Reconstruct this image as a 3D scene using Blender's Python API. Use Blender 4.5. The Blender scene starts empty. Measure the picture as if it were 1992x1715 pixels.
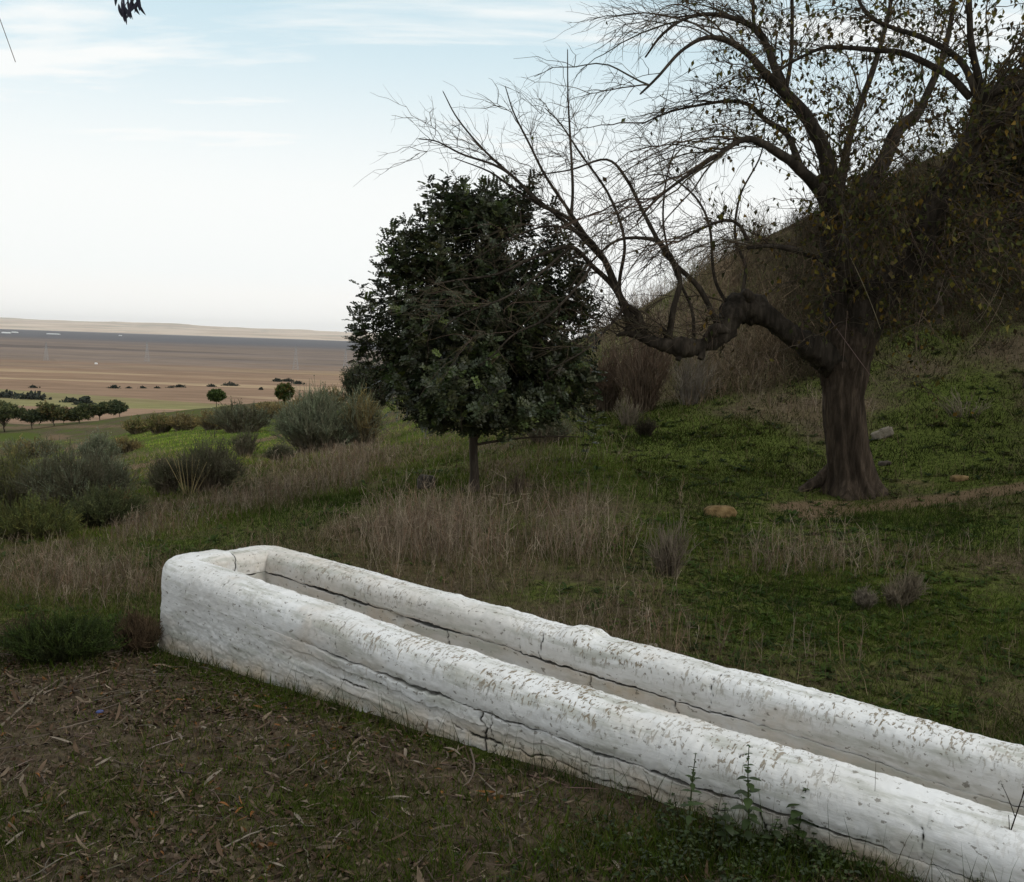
import bpy, math, random
import numpy as np
from mathutils import Vector, Matrix
rng = np.random.default_rng(11)
random.seed(11)
scene = bpy.context.scene
COL = scene.collection

# ------------------------------------------------------------------ camera
PW, PH, FPX = 1992.0, 1715.0, 1900.0            # photograph size and focal length in its pixels
EYE = np.array([0.0, 0.0, 1.6])
ROLL, PITCH = math.radians(2.0), math.radians(5.7)
FWD = np.array([0, math.cos(PITCH), -math.sin(PITCH)])
_R0 = np.array([1.0, 0, 0]); _U0 = np.array([0, math.sin(PITCH), math.cos(PITCH)])
RGT = math.cos(ROLL) * _R0 + math.sin(ROLL) * _U0
UPV = -math.sin(ROLL) * _R0 + math.cos(ROLL) * _U0
cam_d = bpy.data.cameras.new("camera")
cam = bpy.data.objects.new("camera", cam_d); COL.objects.link(cam)
cam.matrix_world = Matrix(((RGT[0], UPV[0], -FWD[0], EYE[0]), (RGT[1], UPV[1], -FWD[1], EYE[1]),
                           (RGT[2], UPV[2], -FWD[2], EYE[2]), (0, 0, 0, 1)))
cam_d.sensor_fit = 'HORIZONTAL'; cam_d.sensor_width = 36.0
cam_d.lens = FPX / PW * 36.0
cam_d.clip_start = 0.05; cam_d.clip_end = 80000
scene.camera = cam

# ------------------------------------------------------------------ world and sun
SUN_EL, SUN_AZ = math.radians(34), math.radians(116)      # azimuth clockwise from +Y: behind the camera, to the right
world = bpy.data.worlds.new("World"); scene.world = world
world.use_nodes = True
SKY_S = 0.1
def build_world():
    nt = world.node_tree; nt.nodes.clear(); N = nt.nodes.new; L = nt.links.new
    out = N('ShaderNodeOutputWorld'); bg = N('ShaderNodeBackground'); bg.inputs['Strength'].default_value = SKY_S
    L(bg.outputs[0], out.inputs['Surface'])
    sky = N('ShaderNodeTexSky'); sky.sky_type = 'NISHITA'; sky.sun_disc = False
    sky.sun_elevation = SUN_EL; sky.sun_rotation = SUN_AZ; sky.air_density = 1.0; sky.dust_density = 1.0
    tc = N('ShaderNodeTexCoord'); sep = N('ShaderNodeSeparateXYZ'); L(tc.outputs['Generated'], sep.inputs[0])
    def m(op, a, b=None, c=None, clamp=False):
        n = N('ShaderNodeMath'); n.operation = op; n.use_clamp = clamp
        for i, v in enumerate((a, b, c)):
            if v is None: continue
            if isinstance(v, (int, float)): n.inputs[i].default_value = v
            else: L(v, n.inputs[i])
        return n.outputs[0]
    def mr(v, a, b, c=0.0, d=1.0):
        n = N('ShaderNodeMapRange'); n.interpolation_type = 'SMOOTHSTEP'; n.clamp = True
        L(v, n.inputs['Value'])
        for k, x in zip(('From Min', 'From Max', 'To Min', 'To Max'), (a, b, c, d)): n.inputs[k].default_value = x
        return n.outputs[0]
    def mix(f, a, b):
        n = N('ShaderNodeMix'); n.data_type = 'RGBA'; n.clamp_factor = True
        if isinstance(f, (int, float)): n.inputs[0].default_value = f
        else: L(f, n.inputs[0])
        for i, v in ((6, a), (7, b)):
            if isinstance(v, tuple): n.inputs[i].default_value = (*v, 1)
            else: L(v, n.inputs[i])
        return n.outputs[2]
    z = sep.outputs[2]
    zz = m('ADD', m('MAXIMUM', z, 0.0), 0.10)
    cx = m('DIVIDE', sep.outputs[0], zz); cy = m('DIVIDE', sep.outputs[1], zz)
    cb = N('ShaderNodeCombineXYZ'); L(cx, cb.inputs[0]); L(cy, cb.inputs[1])
    def noise(scale, sx, sy, rot, detail, rough, dist, loc):
        mp = N('ShaderNodeMapping'); L(cb.outputs[0], mp.inputs[0])
        mp.inputs['Scale'].default_value = (sx, sy, 1); mp.inputs['Rotation'].default_value = (0, 0, rot)
        mp.inputs['Location'].default_value = loc
        n = N('ShaderNodeTexNoise'); L(mp.outputs[0], n.inputs['Vector'])
        n.inputs['Scale'].default_value = scale; n.inputs['Detail'].default_value = detail
        n.inputs['Roughness'].default_value = rough; n.inputs['Distortion'].default_value = dist
        return n.outputs['Fac']
    streak = noise(1.0, 0.55, 1.7, 0.35, 6, 0.55, 0.6, (3.1, 1.7, 0))
    wisp = noise(2.6, 0.5, 1.5, -0.2, 8, 0.62, 0.3, (0.4, 5.2, 0))
    c = m('ADD', m('MULTIPLY', streak, 0.7), m('MULTIPLY', wisp, 0.3))
    dens = mr(c, 0.43, 0.60)
    low = mr(z, 0.12, 0.33, 1.0, 0.0)                     # more veil low down
    high = mr(z, 0.36, 0.6, 0.0, 0.8)                      # closed cloud overhead
    veil = m('MAXIMUM', m('MAXIMUM', m('MULTIPLY', dens, 0.92), high), m('MULTIPLY', low, 0.95))
    skyc = N('ShaderNodeMix'); skyc.data_type = 'RGBA'; skyc.blend_type = 'MULTIPLY'; skyc.inputs[0].default_value = 1
    L(sky.outputs[0], skyc.inputs[6]); skyc.inputs[7].default_value = (1.25, 1.35, 1.2, 1)
    thin = mix(0.72, skyc.outputs[2], (7.4, 9.4, 10.1))
    col = mix(veil, thin, (10.0, 10.1, 9.95))
    bank = mr(m('ADD', z, m('MULTIPLY', m('SUBTRACT', wisp, 0.5), 0.02)), 0.035, 0.062, 1.0, 0.0)
    col = mix(m('MULTIPLY', bank, 0.85), col, (10.3, 10.2, 9.85))
    L(col, bg.inputs['Color'])
build_world()
sun_d = bpy.data.lights.new("sun", 'SUN'); sun_d.energy = 0.9; sun_d.angle = math.radians(20); sun_d.color = (1, 0.94, 0.86)
sun = bpy.data.objects.new("sun", sun_d); COL.objects.link(sun)
_sd = Vector((math.sin(SUN_AZ) * math.cos(SUN_EL), math.cos(SUN_AZ) * math.cos(SUN_EL), math.sin(SUN_EL)))
sun.rotation_euler = _sd.to_track_quat('Z', 'Y').to_euler(); sun.location = (14, -7, 12)
vs = scene.view_settings
vs.view_transform = 'Standard'; vs.look = 'None'; vs.exposure = 0.0; vs.gamma = 1.0; vs.use_curve_mapping = False
scene.cycles.use_denoising = True; scene.cycles.denoiser = 'OPENIMAGEDENOISE'; scene.cycles.denoising_input_passes = 'RGB_ALBEDO_NORMAL'; scene.cycles.denoising_prefilter = 'ACCURATE'
scene.cycles.max_bounces = 6; scene.cycles.diffuse_bounces = 3; scene.cycles.transparent_max_bounces = 8

# ------------------------------------------------------------------ helpers
def P(px, py, d):
    """The point seen at photo pixel (px, py) at d metres in front of the camera (along +Y)."""
    r = RGT * ((px - PW / 2) / FPX) + UPV * ((PH / 2 - py) / FPX) + FWD
    return EYE + r * (d / r[1])
def pix(X, Y, Z):
    q = np.stack([np.asarray(X, float) - EYE[0], np.asarray(Y, float) - EYE[1], np.asarray(Z, float) - EYE[2]], -1)
    w = np.maximum(q @ FWD, 1e-3)
    return PW / 2 + FPX * (q @ RGT) / w, PH / 2 - FPX * (q @ UPV) / w
def _hash(ix, iy, iz, seed):
    h = (ix * 374761393 + iy * 668265263 + iz * 1274126177 + seed * 974634777) & 0xffffffff
    h = ((h ^ (h >> 13)) * 1274126177) & 0xffffffff
    h = ((h ^ (h >> 15)) * 2246822519) & 0xffffffff
    return ((h ^ (h >> 16)) & 0xffffff) / float(0xffffff)
def vnoise(x, y, z=None, seed=0):
    x = np.asarray(x, float); y = np.asarray(y, float); z = np.zeros_like(x) if z is None else np.asarray(z, float)
    x, y, z = np.broadcast_arrays(x, y, z)
    ix = np.floor(x).astype(np.int64); iy = np.floor(y).astype(np.int64); iz = np.floor(z).astype(np.int64)
    fx = x - ix; fy = y - iy; fz = z - iz
    fx = fx * fx * (3 - 2 * fx); fy = fy * fy * (3 - 2 * fy); fz = fz * fz * (3 - 2 * fz)
    r = 0
    for a in (0, 1):
        for b in (0, 1):
            for c in (0, 1):
                r = r + (fx if a else 1 - fx) * (fy if b else 1 - fy) * (fz if c else 1 - fz) * _hash(ix + a, iy + b, iz + c, seed)
    return r
def fbm(x, y, z=None, seed=0, o=4, g=0.5):
    s = 0; a = 1.0; t = 0; f = 1.0
    for i in range(o):
        s = s + a * vnoise(np.asarray(x) * f, np.asarray(y) * f, None if z is None else np.asarray(z) * f, seed + i * 17); t += a; a *= g; f *= 2.03
    return s / t * 2 - 1
def unit(v):
    return v / np.maximum(np.linalg.norm(v, axis=-1, keepdims=True), 1e-9)

class MB:
    """Collects numpy geometry and links it as one mesh object."""
    def __init__(self): self.v = []; self.f = []; self.c = []; self.uv = []; self.n = 0
    def add(self, v, f, col=None, uv=None):
        v = np.asarray(v, float).reshape(-1, 3); f = np.asarray(f, np.int64)
        if len(v) == 0 or len(f) == 0: return self
        self.v.append(v); self.f.append(f + self.n); self.n += len(v)
        if col is None: col = (1, 1, 1)
        self.c.append(np.broadcast_to(np.asarray(col, float), (len(v), 3)))
        self.uv.append(np.zeros((len(v), 2)) if uv is None else np.asarray(uv, float))
        return self
    def build(self, name, mat, parent=None, smooth=True, origin=None, uv=False):
        me = bpy.data.meshes.new(name)
        v = np.concatenate(self.v); o = np.zeros(3) if origin is None else np.asarray(origin, float)
        v = v - o
        loops = np.concatenate([f.ravel() for f in self.f]); tot = np.concatenate([np.full(len(f), f.shape[1]) for f in self.f])
        start = np.concatenate([[0], np.cumsum(tot)[:-1]])
        me.vertices.add(len(v)); me.vertices.foreach_set('co', v.astype(np.float32).ravel())
        me.loops.add(len(loops)); me.loops.foreach_set('vertex_index', loops.astype(np.int32))
        me.polygons.add(len(tot)); me.polygons.foreach_set('loop_start', start.astype(np.int32))
        me.polygons.foreach_set('loop_total', tot.astype(np.int32))
        me.polygons.foreach_set('use_smooth', np.full(len(tot), smooth))
        ca = me.color_attributes.new('Col', 'FLOAT_COLOR', 'POINT')
        c = np.concatenate(self.c); ca.data.foreach_set('color', np.concatenate([c, np.ones((len(c), 1))], 1).astype(np.float32).ravel())
        if uv:
            u = me.uv_layers.new(name='UVMap'); u.data.foreach_set('uv', np.concatenate(self.uv)[loops].astype(np.float32).ravel())
        me.update(calc_edges=True); me.validate()
        me.materials.append(mat)
        ob = bpy.data.objects.new(name, me); COL.objects.link(ob)
        ob.location = o
        if parent is not None:
            ob.parent = parent; ob.location = o - np.array(parent.location)
        return ob
def tag(o, label=None, cat=None, group=None, kind=None):
    for k, v in (('label', label), ('category', cat), ('group', group), ('kind', kind)):
        if v: o[k] = v
    return o
def thing(name, label, cat, loc, group=None):
    o = bpy.data.objects.new(name, None); COL.objects.link(o); o.location = tuple(loc); o.empty_display_size = 0.2
    return tag(o, label, cat, group)
def tubes(paths, rad, S=3, cap=False):
    """paths (N,K,3), rad (N,K) -> tubes of S sides (S=2 gives flat ribbons)."""
    paths = np.asarray(paths, float); N, K, _ = paths.shape
    rad = np.broadcast_to(np.asarray(rad, float), (N, K))
    t = unit(np.gradient(paths, axis=1))
    ref = np.where(np.abs(t[..., 2:3]) > 0.9, np.array([1.0, 0.13, 0]), np.array([0.0, 0.0, 1.0]))
    if N: ref = np.broadcast_to(ref[:, :1, :], ref.shape)
    a = unit(np.cross(t, ref)); b = np.cross(t, a)
    if S == 2:
        an = np.broadcast_to(rng.uniform(0, math.pi, (N, 1)), (N, K))[..., None] + np.array([0, math.pi])
    else:
        an = np.broadcast_to(np.arange(S) * 2 * math.pi / S, (N, K, S))
    v = paths[:, :, None, :] + rad[:, :, None, None] * (np.cos(an)[..., None] * a[:, :, None, :] + np.sin(an)[..., None] * b[:, :, None, :])
    base = (np.arange(N)[:, None, None] * K + np.arange(K - 1)[None, :, None]) * S
    j = np.arange(S if S > 2 else 1)[None, None, :]; j2 = (j + 1) % S
    f = np.stack([base + j, base + j2, base + S + j2, base + S + j], -1).reshape(-1, 4)
    return v.reshape(-1, 3), f
def rep(c, k): return np.repeat(np.asarray(c), k, axis=0)
def curve(pts, K):
    """Catmull-Rom through pts (n,3), resampled to K points."""
    p = np.asarray(pts, float); n = len(p)
    q = np.concatenate([[2 * p[0] - p[1]], p, [2 * p[-1] - p[-2]]])
    t = np.linspace(0, n - 1 - 1e-6, K); i = t.astype(int); u = (t - i)[:, None]
    a, b, c, d = q[i], q[i + 1], q[i + 2], q[i + 3]
    return 0.5 * (2 * b + (c - a) * u + (2 * a - 5 * b + 4 * c - d) * u ** 2 + (3 * b - a - 3 * c + d) * u ** 3)
def bez(a, b, c, K):
    """quadratic arcs for arrays a,b,c (N,3) -> (N,K,3)"""
    t = np.linspace(0, 1, K)[None, :, None]
    return a[:, None] * (1 - t) ** 2 + 2 * b[:, None] * t * (1 - t) + c[:, None] * t * t
def kites(base, d, up, ln, wd, fold=0.25, cup=0.0):
    """N small folded leaves (4 verts, 2 tris each)."""
    N = len(base); d = unit(d); s = unit(np.cross(d, up)); n = np.cross(s, d)
    ln = np.broadcast_to(np.asarray(ln, float), (N,))[:, None]; wd = np.broadcast_to(np.asarray(wd, float), (N,))[:, None]
    m = base + d * ln * 0.45
    v = np.stack([base, m + s * wd * 0.5 + n * wd * fold, base + d * ln - n * ln * cup, m - s * wd * 0.5 + n * wd * fold], 1)
    i = np.arange(N)[:, None] * 4
    f = np.concatenate([i + np.array([[0, 1, 2]]), i + np.array([[0, 2, 3]])])
    return v.reshape(-1, 3), f
def strips(base, d, up, ln, wd, curl, K=4, prof=None, side=0.0):
    """N blades: ribbons K long that bend by curl (radians) towards -up; width profile prof(t)."""
    N = len(base); d = unit(d); s = unit(np.cross(d, up)); n = np.cross(s, d)
    ln = np.broadcast_to(np.asarray(ln, float), (N,)); wd = np.broadcast_to(np.asarray(wd, float), (N,)); curl = np.broadcast_to(np.asarray(curl, float), (N,))
    side = np.broadcast_to(np.asarray(side, float), (N,))
    t = np.linspace(0, 1, K)
    ang = curl[:, None] * t; st = ln[:, None] / (K - 1)
    fx = np.concatenate([np.zeros((N, 1)), np.cumsum(np.cos((ang[:, 1:] + ang[:, :-1]) / 2) * st, 1)], 1)
    fz = np.concatenate([np.zeros((N, 1)), np.cumsum(np.sin((ang[:, 1:] + ang[:, :-1]) / 2) * st, 1)], 1)
    c = base[:, None] + d[:, None] * fx[..., None] - n[:, None] * fz[..., None] + s[:, None] * (side[:, None] * ln[:, None] * t ** 2)[..., None]
    w = (prof(t) if prof else np.array([1 - 0.9 * x for x in t]))[None, :] * wd[:, None] * 0.5
    v = np.stack([c - s[:, None] * w[..., None], c + s[:, None] * w[..., None]], 2)
    b = (np.arange(N)[:, None] * K + np.arange(K - 1)[None]) * 2
    f = np.stack([b, b + 1, b + 3, b + 2], -1).reshape(-1, 4)
    return v.reshape(-1, 3), f
def rand_unit(n):
    return unit(rng.normal(size=(n, 3)))
def tint(n, c, var=0.15, hue=0.06):
    """n colours around c"""
    return np.clip(np.asarray(c, float) * (1 + rng.normal(0, var, (n, 1))) * (1 + rng.normal(0, hue, (n, 3))), 0.003, 0.9)
def pick(n, cols, w=None):
    cols = np.asarray(cols, float); return cols[rng.choice(len(cols), n, p=w)]

# ------------------------------------------------------------------ materials
class NT:
    def __init__(self, name):
        self.m = bpy.data.materials.new(name); self.m.use_nodes = True; self.nt = self.m.node_tree; self.nt.nodes.clear()
        self.out = self.nt.nodes.new('ShaderNodeOutputMaterial')
    def N(self, t): return self.nt.nodes.new(t)
    def L(self, a, b): self.nt.links.new(a, b)
    def set(self, sock, v):
        if hasattr(v, 'is_output'): self.L(v, sock)
        elif isinstance(v, tuple) and len(v) == 3 and sock.type == 'RGBA': sock.default_value = (*v, 1)
        else: sock.default_value = v
    def math(self, op, a, b=None, clamp=False):
        n = self.N('ShaderNodeMath'); n.operation = op; n.use_clamp = clamp; self.set(n.inputs[0], a)
        if b is not None: self.set(n.inputs[1], b)
        return n.outputs[0]
    def mr(self, v, a, b, c=0.0, d=1.0):
        n = self.N('ShaderNodeMapRange'); n.interpolation_type = 'SMOOTHSTEP'; self.set(n.inputs[0], v)
        for i, x in zip((1, 2, 3, 4), (a, b, c, d)): self.set(n.inputs[i], x)
        return n.outputs[0]
    def mix(self, f, a, b, blend='MIX'):
        n = self.N('ShaderNodeMix'); n.data_type = 'RGBA'; n.blend_type = blend; self.set(n.inputs[0], f); self.set(n.inputs[6], a); self.set(n.inputs[7], b)
        return n.outputs[2]
    def coord(self, which='Object', scale=(1, 1, 1), rot=(0, 0, 0), loc=(0, 0, 0)):
        if which == 'UV': t = self.N('ShaderNodeUVMap').outputs[0]
        elif which == 'World': t = self.N('ShaderNodeNewGeometry').outputs['Position']
        else: t = self.N('ShaderNodeTexCoord').outputs[which]
        mp = self.N('ShaderNodeMapping'); self.L(t, mp.inputs[0]); mp.inputs['Scale'].default_value = scale; mp.inputs['Rotation'].default_value = rot; mp.inputs['Location'].default_value = loc
        return mp.outputs[0]
    def noise(self, vec, scale, detail=4, rough=0.55, dist=0.0):
        n = self.N('ShaderNodeTexNoise'); self.L(vec, n.inputs['Vector']); n.inputs['Scale'].default_value = scale
        n.inputs['Detail'].default_value = detail; n.inputs['Roughness'].default_value = rough; n.inputs['Distortion'].default_value = dist
        return n.outputs['Fac']
    def voro(self, vec, scale, out='Color', feature='F1', rnd=1.0):
        n = self.N('ShaderNodeTexVoronoi'); n.feature = feature; self.L(vec, n.inputs['Vector']); n.inputs['Scale'].default_value = scale; n.inputs['Randomness'].default_value = rnd
        return n.outputs[out]
    def attr(self, name, out='Color'):
        n = self.N('ShaderNodeAttribute'); n.attribute_name = name; return n.outputs[out]
    def bump(self, h, strength, dist):
        n = self.N('ShaderNodeBump'); n.inputs['Strength'].default_value = strength; n.inputs['Distance'].default_value = dist; self.L(h, n.inputs['Height']); return n.outputs[0]
    def bsdf(self, color, rough=0.9, normal=None, spec=0.2):
        b = self.N('ShaderNodeBsdfPrincipled'); self.set(b.inputs['Base Color'], color); self.set(b.inputs['Roughness'], rough)
        b.inputs['Specular IOR Level'].default_value = spec
        if normal is not None: self.L(normal, b.inputs['Normal'])
        return b
    def done(self, sh): self.L(sh, self.out.inputs['Surface']); return self.m
def leaf_mat(name, rough=0.55, trans=0.25, spec=0.3, var=0.35):
    t = NT(name); c = t.attr('Col'); n = t.noise(t.coord('World'), 9.0, 2)
    f = t.mr(n, 0.25, 0.75, 1 - var, 1 + var)
    n2 = t.N('ShaderNodeMix'); n2.data_type = 'RGBA'; n2.blend_type = 'MULTIPLY'; n2.inputs[0].default_value = 1
    cv = t.N('ShaderNodeCombineColor'); 
    for i in range(3): t.L(f, cv.inputs[i])
    t.L(c, n2.inputs[6]); t.L(cv.outputs[0], n2.inputs[7]); c2 = n2.outputs[2]
    b = t.bsdf(c2, rough, spec=spec)
    tr = t.N('ShaderNodeBsdfTranslucent'); t.L(c2, tr.inputs[0])
    mx = t.N('ShaderNodeMixShader'); mx.inputs[0].default_value = trans; t.L(b.outputs[0], mx.inputs[1]); t.L(tr.outputs[0], mx.inputs[2])
    return t.done(mx.outputs[0])
def bark_mat(name, c1, c2, scale=6.0, bump=0.5, moss=None):
    t = NT(name); v = t.coord('World', scale=(1, 1, 0.28))
    n = t.noise(v, scale, 7, 0.65, 0.6); n2 = t.noise(t.coord('World', scale=(1, 1, 0.15)), scale * 3.2, 5, 0.6, 0.3)
    c = t.mix(t.mr(n, 0.3, 0.7), c1, c2)
    c = t.mix(t.math('MULTIPLY', t.mr(n2, 0.62, 0.4), 0.55), c, tuple(x * 0.35 for x in c1))
    if moss: c = t.mix(t.math('MULTIPLY', t.mr(t.noise(t.coord('World'), 2.2, 5, 0.6), 0.52, 0.68), 0.6), c, moss)
    h = t.math('ADD', n, t.math('MULTIPLY', n2, 0.7))
    return t.done(t.bsdf(c, 0.92, t.bump(h, bump, 0.02), 0.1).outputs[0])
def col_mat(name, rough=0.85, spec=0.15, var=0.25, scale=12.0):
    t = NT(name); n = t.noise(t.coord('World'), scale, 4)
    cv = t.N('ShaderNodeCombineColor'); f = t.mr(n, 0.25, 0.75, 1 - var, 1 + var)
    for i in range(3): t.L(f, cv.inputs[i])
    return t.done(t.bsdf(t.mix(1.0, t.attr('Col'), cv.outputs[0], 'MULTIPLY'), rough, None, spec).outputs[0])
M_LEAF = leaf_mat('leaf', 0.65, 0.25, 0.12)
M_GLOSSY = leaf_mat('glossy_leaf', 0.45, 0.15, 0.4, 0.3)
M_GRASS = leaf_mat('grass_blade', 0.75, 0.3, 0.06, 0.3)
M_STRAW = col_mat('dry_straw', 0.95, 0.04, 0.3, 3.0)
M_TWIG = col_mat('twig_bark', 0.95, 0.04, 0.3, 5.0)
# ------------------------------------------------------------------ terrain
# depth (m) and photo row of the ground along eleven bearings from the viewpoint
COLS = {
 -2600: [(2.5, 1790), (5, 1290), (9, 1090), (14, 1040), (25, 990), (70, 900), (150, 860)],
 -600: [(2.5, 1790), (4.7, 1310), (6.5, 1170), (9.5, 1060), (14, 1015), (25, 945), (70, 868), (150, 832)],
 0: [(2.5, 1790), (4.7, 1300), (6.5, 1150), (9.5, 1052), (14, 1005), (25, 935), (70, 862), (150, 829)],
 300: [(2.5, 1790), (5.0, 1268), (6.5, 1160), (9, 1052), (14, 958), (20, 902), (40, 850), (110, 792)],
 421: [(2.5, 1790), (5.8, 1180), (8, 1075), (12, 980), (18, 915), (38, 848), (90, 786)],
 230: [(2.5, 1790), (4.9, 1275), (6.5, 1158), (9.2, 1050), (14, 968), (22, 905), (50, 860), (120, 812)],
 600: [(2.5, 1790), (6.7, 1100), (9.5, 1000), (13, 948), (22, 882), (40, 832), (80, 778)],
 760: [(2.5, 1790), (6.4, 1120), (9.5, 1000), (12, 950), (22, 868), (35, 820), (55, 772)],
 920: [(2.5, 1790), (6.2, 1150), (8, 1050), (10.5, 955), (16, 880), (28, 790), (42, 725)],
 1060: [(2.5, 1790), (6.2, 1150), (8.5, 1020), (12, 910), (19, 800), (28, 725), (36, 672)],
 1200: [(2.5, 1770), (6, 1150), (8.8, 1000), (13, 897), (19, 795), (24, 715), (31, 603)],
 1450: [(2.5, 1760), (4.6, 1296), (6.2, 1150), (9, 1000), (12.5, 900), (16, 800), (20, 700), (25, 580), (31, 456)],
 1650: [(2.5, 1750), (4.7, 1300), (6.4, 1150), (9.2, 1010), (11, 960), (13.5, 868), (16.5, 770), (21, 625), (26, 470), (31, 345)],
 1992: [(2.5, 1735), (4.2, 1400), (5.7, 1200), (7.6, 1060), (9.5, 965), (12, 880), (15.5, 750), (21, 550), (27, 340), (32, 190)],
 2700: [(2.5, 1720), (4.2, 1380), (5.7, 1160), (7.6, 1010), (9.5, 900), (12, 800), (15.5, 640), (21, 420), (27, 180), (32, 20)],
 4600: [(2.5, 1720), (4.2, 1380), (7.6, 900), (12, 600), (21, 200), (32, -200)],
}
LY0, LY1, NLY = math.log(2.5), math.log(430.0), 240
PLAIN_Z = -38.4
_ly = np.linspace(LY0, LY1, NLY)
def _zat(px, py, d): return P(px, py, d)[2]
_tc, _zc = [], []
for px, pts in sorted(COLS.items()):
    ds = [p[0] for p in pts]; zs = [_zat(px, p[1], p[0]) for p in pts]
    dr, zr = ds[-1], zs[-1]
    if px >= 600:                                  # behind the crest the hill levels, then falls to the plain
        g = 0.02 if px > 1900 else -0.06
        ds += [dr * 1.25, dr * 2.0, 160, 300, 430]; zs += [zr + g * dr * 0.25, zr - 0.12 * dr, min(zr, 0) - 16, -34, PLAIN_Z - 3]
    else:
        ds += [dr * 1.3, 300, 400, 430]; zs += [zr - 3.5, -32, PLAIN_Z - 1.5, PLAIN_Z - 3]
    _tc.append((P(px, 900, 1.0)[0])); _zc.append(np.interp(_ly, np.log(ds), zs))
_tc = np.array(_tc); _zc = np.array(_zc)
def _smooth(a, k, axis):
    w = np.hanning(k + 2)[1:-1]; w /= w.sum()
    pad = [(0, 0), (0, 0)]; pad[axis] = (k // 2, k // 2)
    return np.apply_along_axis(lambda r: np.convolve(r, w, 'valid'), axis, np.pad(a, pad, 'edge'))
_tg = np.linspace(-1.9, 1.9, 400)
_zg = np.stack([np.interp(_tg, _tc, _zc[:, j]) for j in range(NLY)], 1)
_zg = _smooth(_smooth(_zg, 9, 1), 13, 0)
# the trough's footprint (crest line corners)
DL = unit(np.array([0.7753, -0.6316, 0.0])); DP = np.array([-DL[1], DL[0], 0.0])     # along, across (away)
A0 = np.array([-1.760, 5.08, 0.0]); TW = 0.607; TZ = 0.405; TL = 5.6
def height(X, Y):
    X = np.asarray(X, float); Y = np.asarray(Y, float)
    Ye = np.maximum(Y, 2.5)
    ti = np.clip((X / Ye + 1.9) / 3.8 * 399, 0, 398.999); yi = np.clip((np.log(Ye) - LY0) / (LY1 - LY0) * (NLY - 1), 0, NLY - 1.001)
    i = ti.astype(int); j = yi.astype(int); u = ti - i; v = yi - j
    z = (_zg[i, j] * (1 - u) + _zg[i + 1, j] * u) * (1 - v) + (_zg[i, j + 1] * (1 - u) + _zg[i + 1, j + 1] * u) * v
    far = np.clip((Ye - 8) / 20, 0, 1)
    z = z + 0.035 * fbm(X * 0.9, Y * 0.9, seed=3, o=4) * (1 - far * 0.3) + far * 0.22 * fbm(X * 0.22, Y * 0.22, seed=9, o=4) * np.clip(1.3 - Ye / 160, 0.2, 1)
    sa = (X - A0[0]) * DL[0] + (Y - A0[1]) * DL[1]; rel = (X - A0[0]) * DP[0] + (Y - A0[1]) * DP[1] + 0.13
    w = np.exp(-(np.minimum(rel, 0) / 0.8) ** 2 - (np.maximum(rel - 0.2, 0) / 0.5) ** 2 - (np.maximum(-0.2 - sa, 0) / 0.5) ** 2 - (np.maximum(sa - 6, 0) / 0.5) ** 2)
    return z * (1 - w) + w * (-0.05 + 0.054 * sa + 0.012 * fbm(X * 3, Y * 3, seed=13, o=3))
def ground_px(px, py, lo=2.4, hi=420):
    """depth at which the ground shows at photo pixel (px, py)"""
    ds = np.exp(np.linspace(math.log(lo), math.log(hi), 900)); r = P(px, py, 1.0) - EYE
    hit = np.nonzero(height(r[0] * ds, ds) >= EYE[2] + r[2] * ds)[0]
    return float(ds[hit[0]]) if len(hit) else hi
def on_ground(px, py):
    d = ground_px(px, py); p = P(px, py, d); p[2] = float(height(p[0], p[1])); return p
def blob(px, py, cx, cy, rx, ry): return np.exp(-(((px - cx) / rx) ** 2 + ((py - cy) / ry) ** 2))
def seg(px, py, x0, y0, x1, y1, w):
    dx, dy = x1 - x0, y1 - y0; t = np.clip(((px - x0) * dx + (py - y0) * dy) / (dx * dx + dy * dy), 0, 1)
    return np.exp(-(((px - x0 - t * dx) ** 2 + (py - y0 - t * dy) ** 2) / w ** 2))
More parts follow.
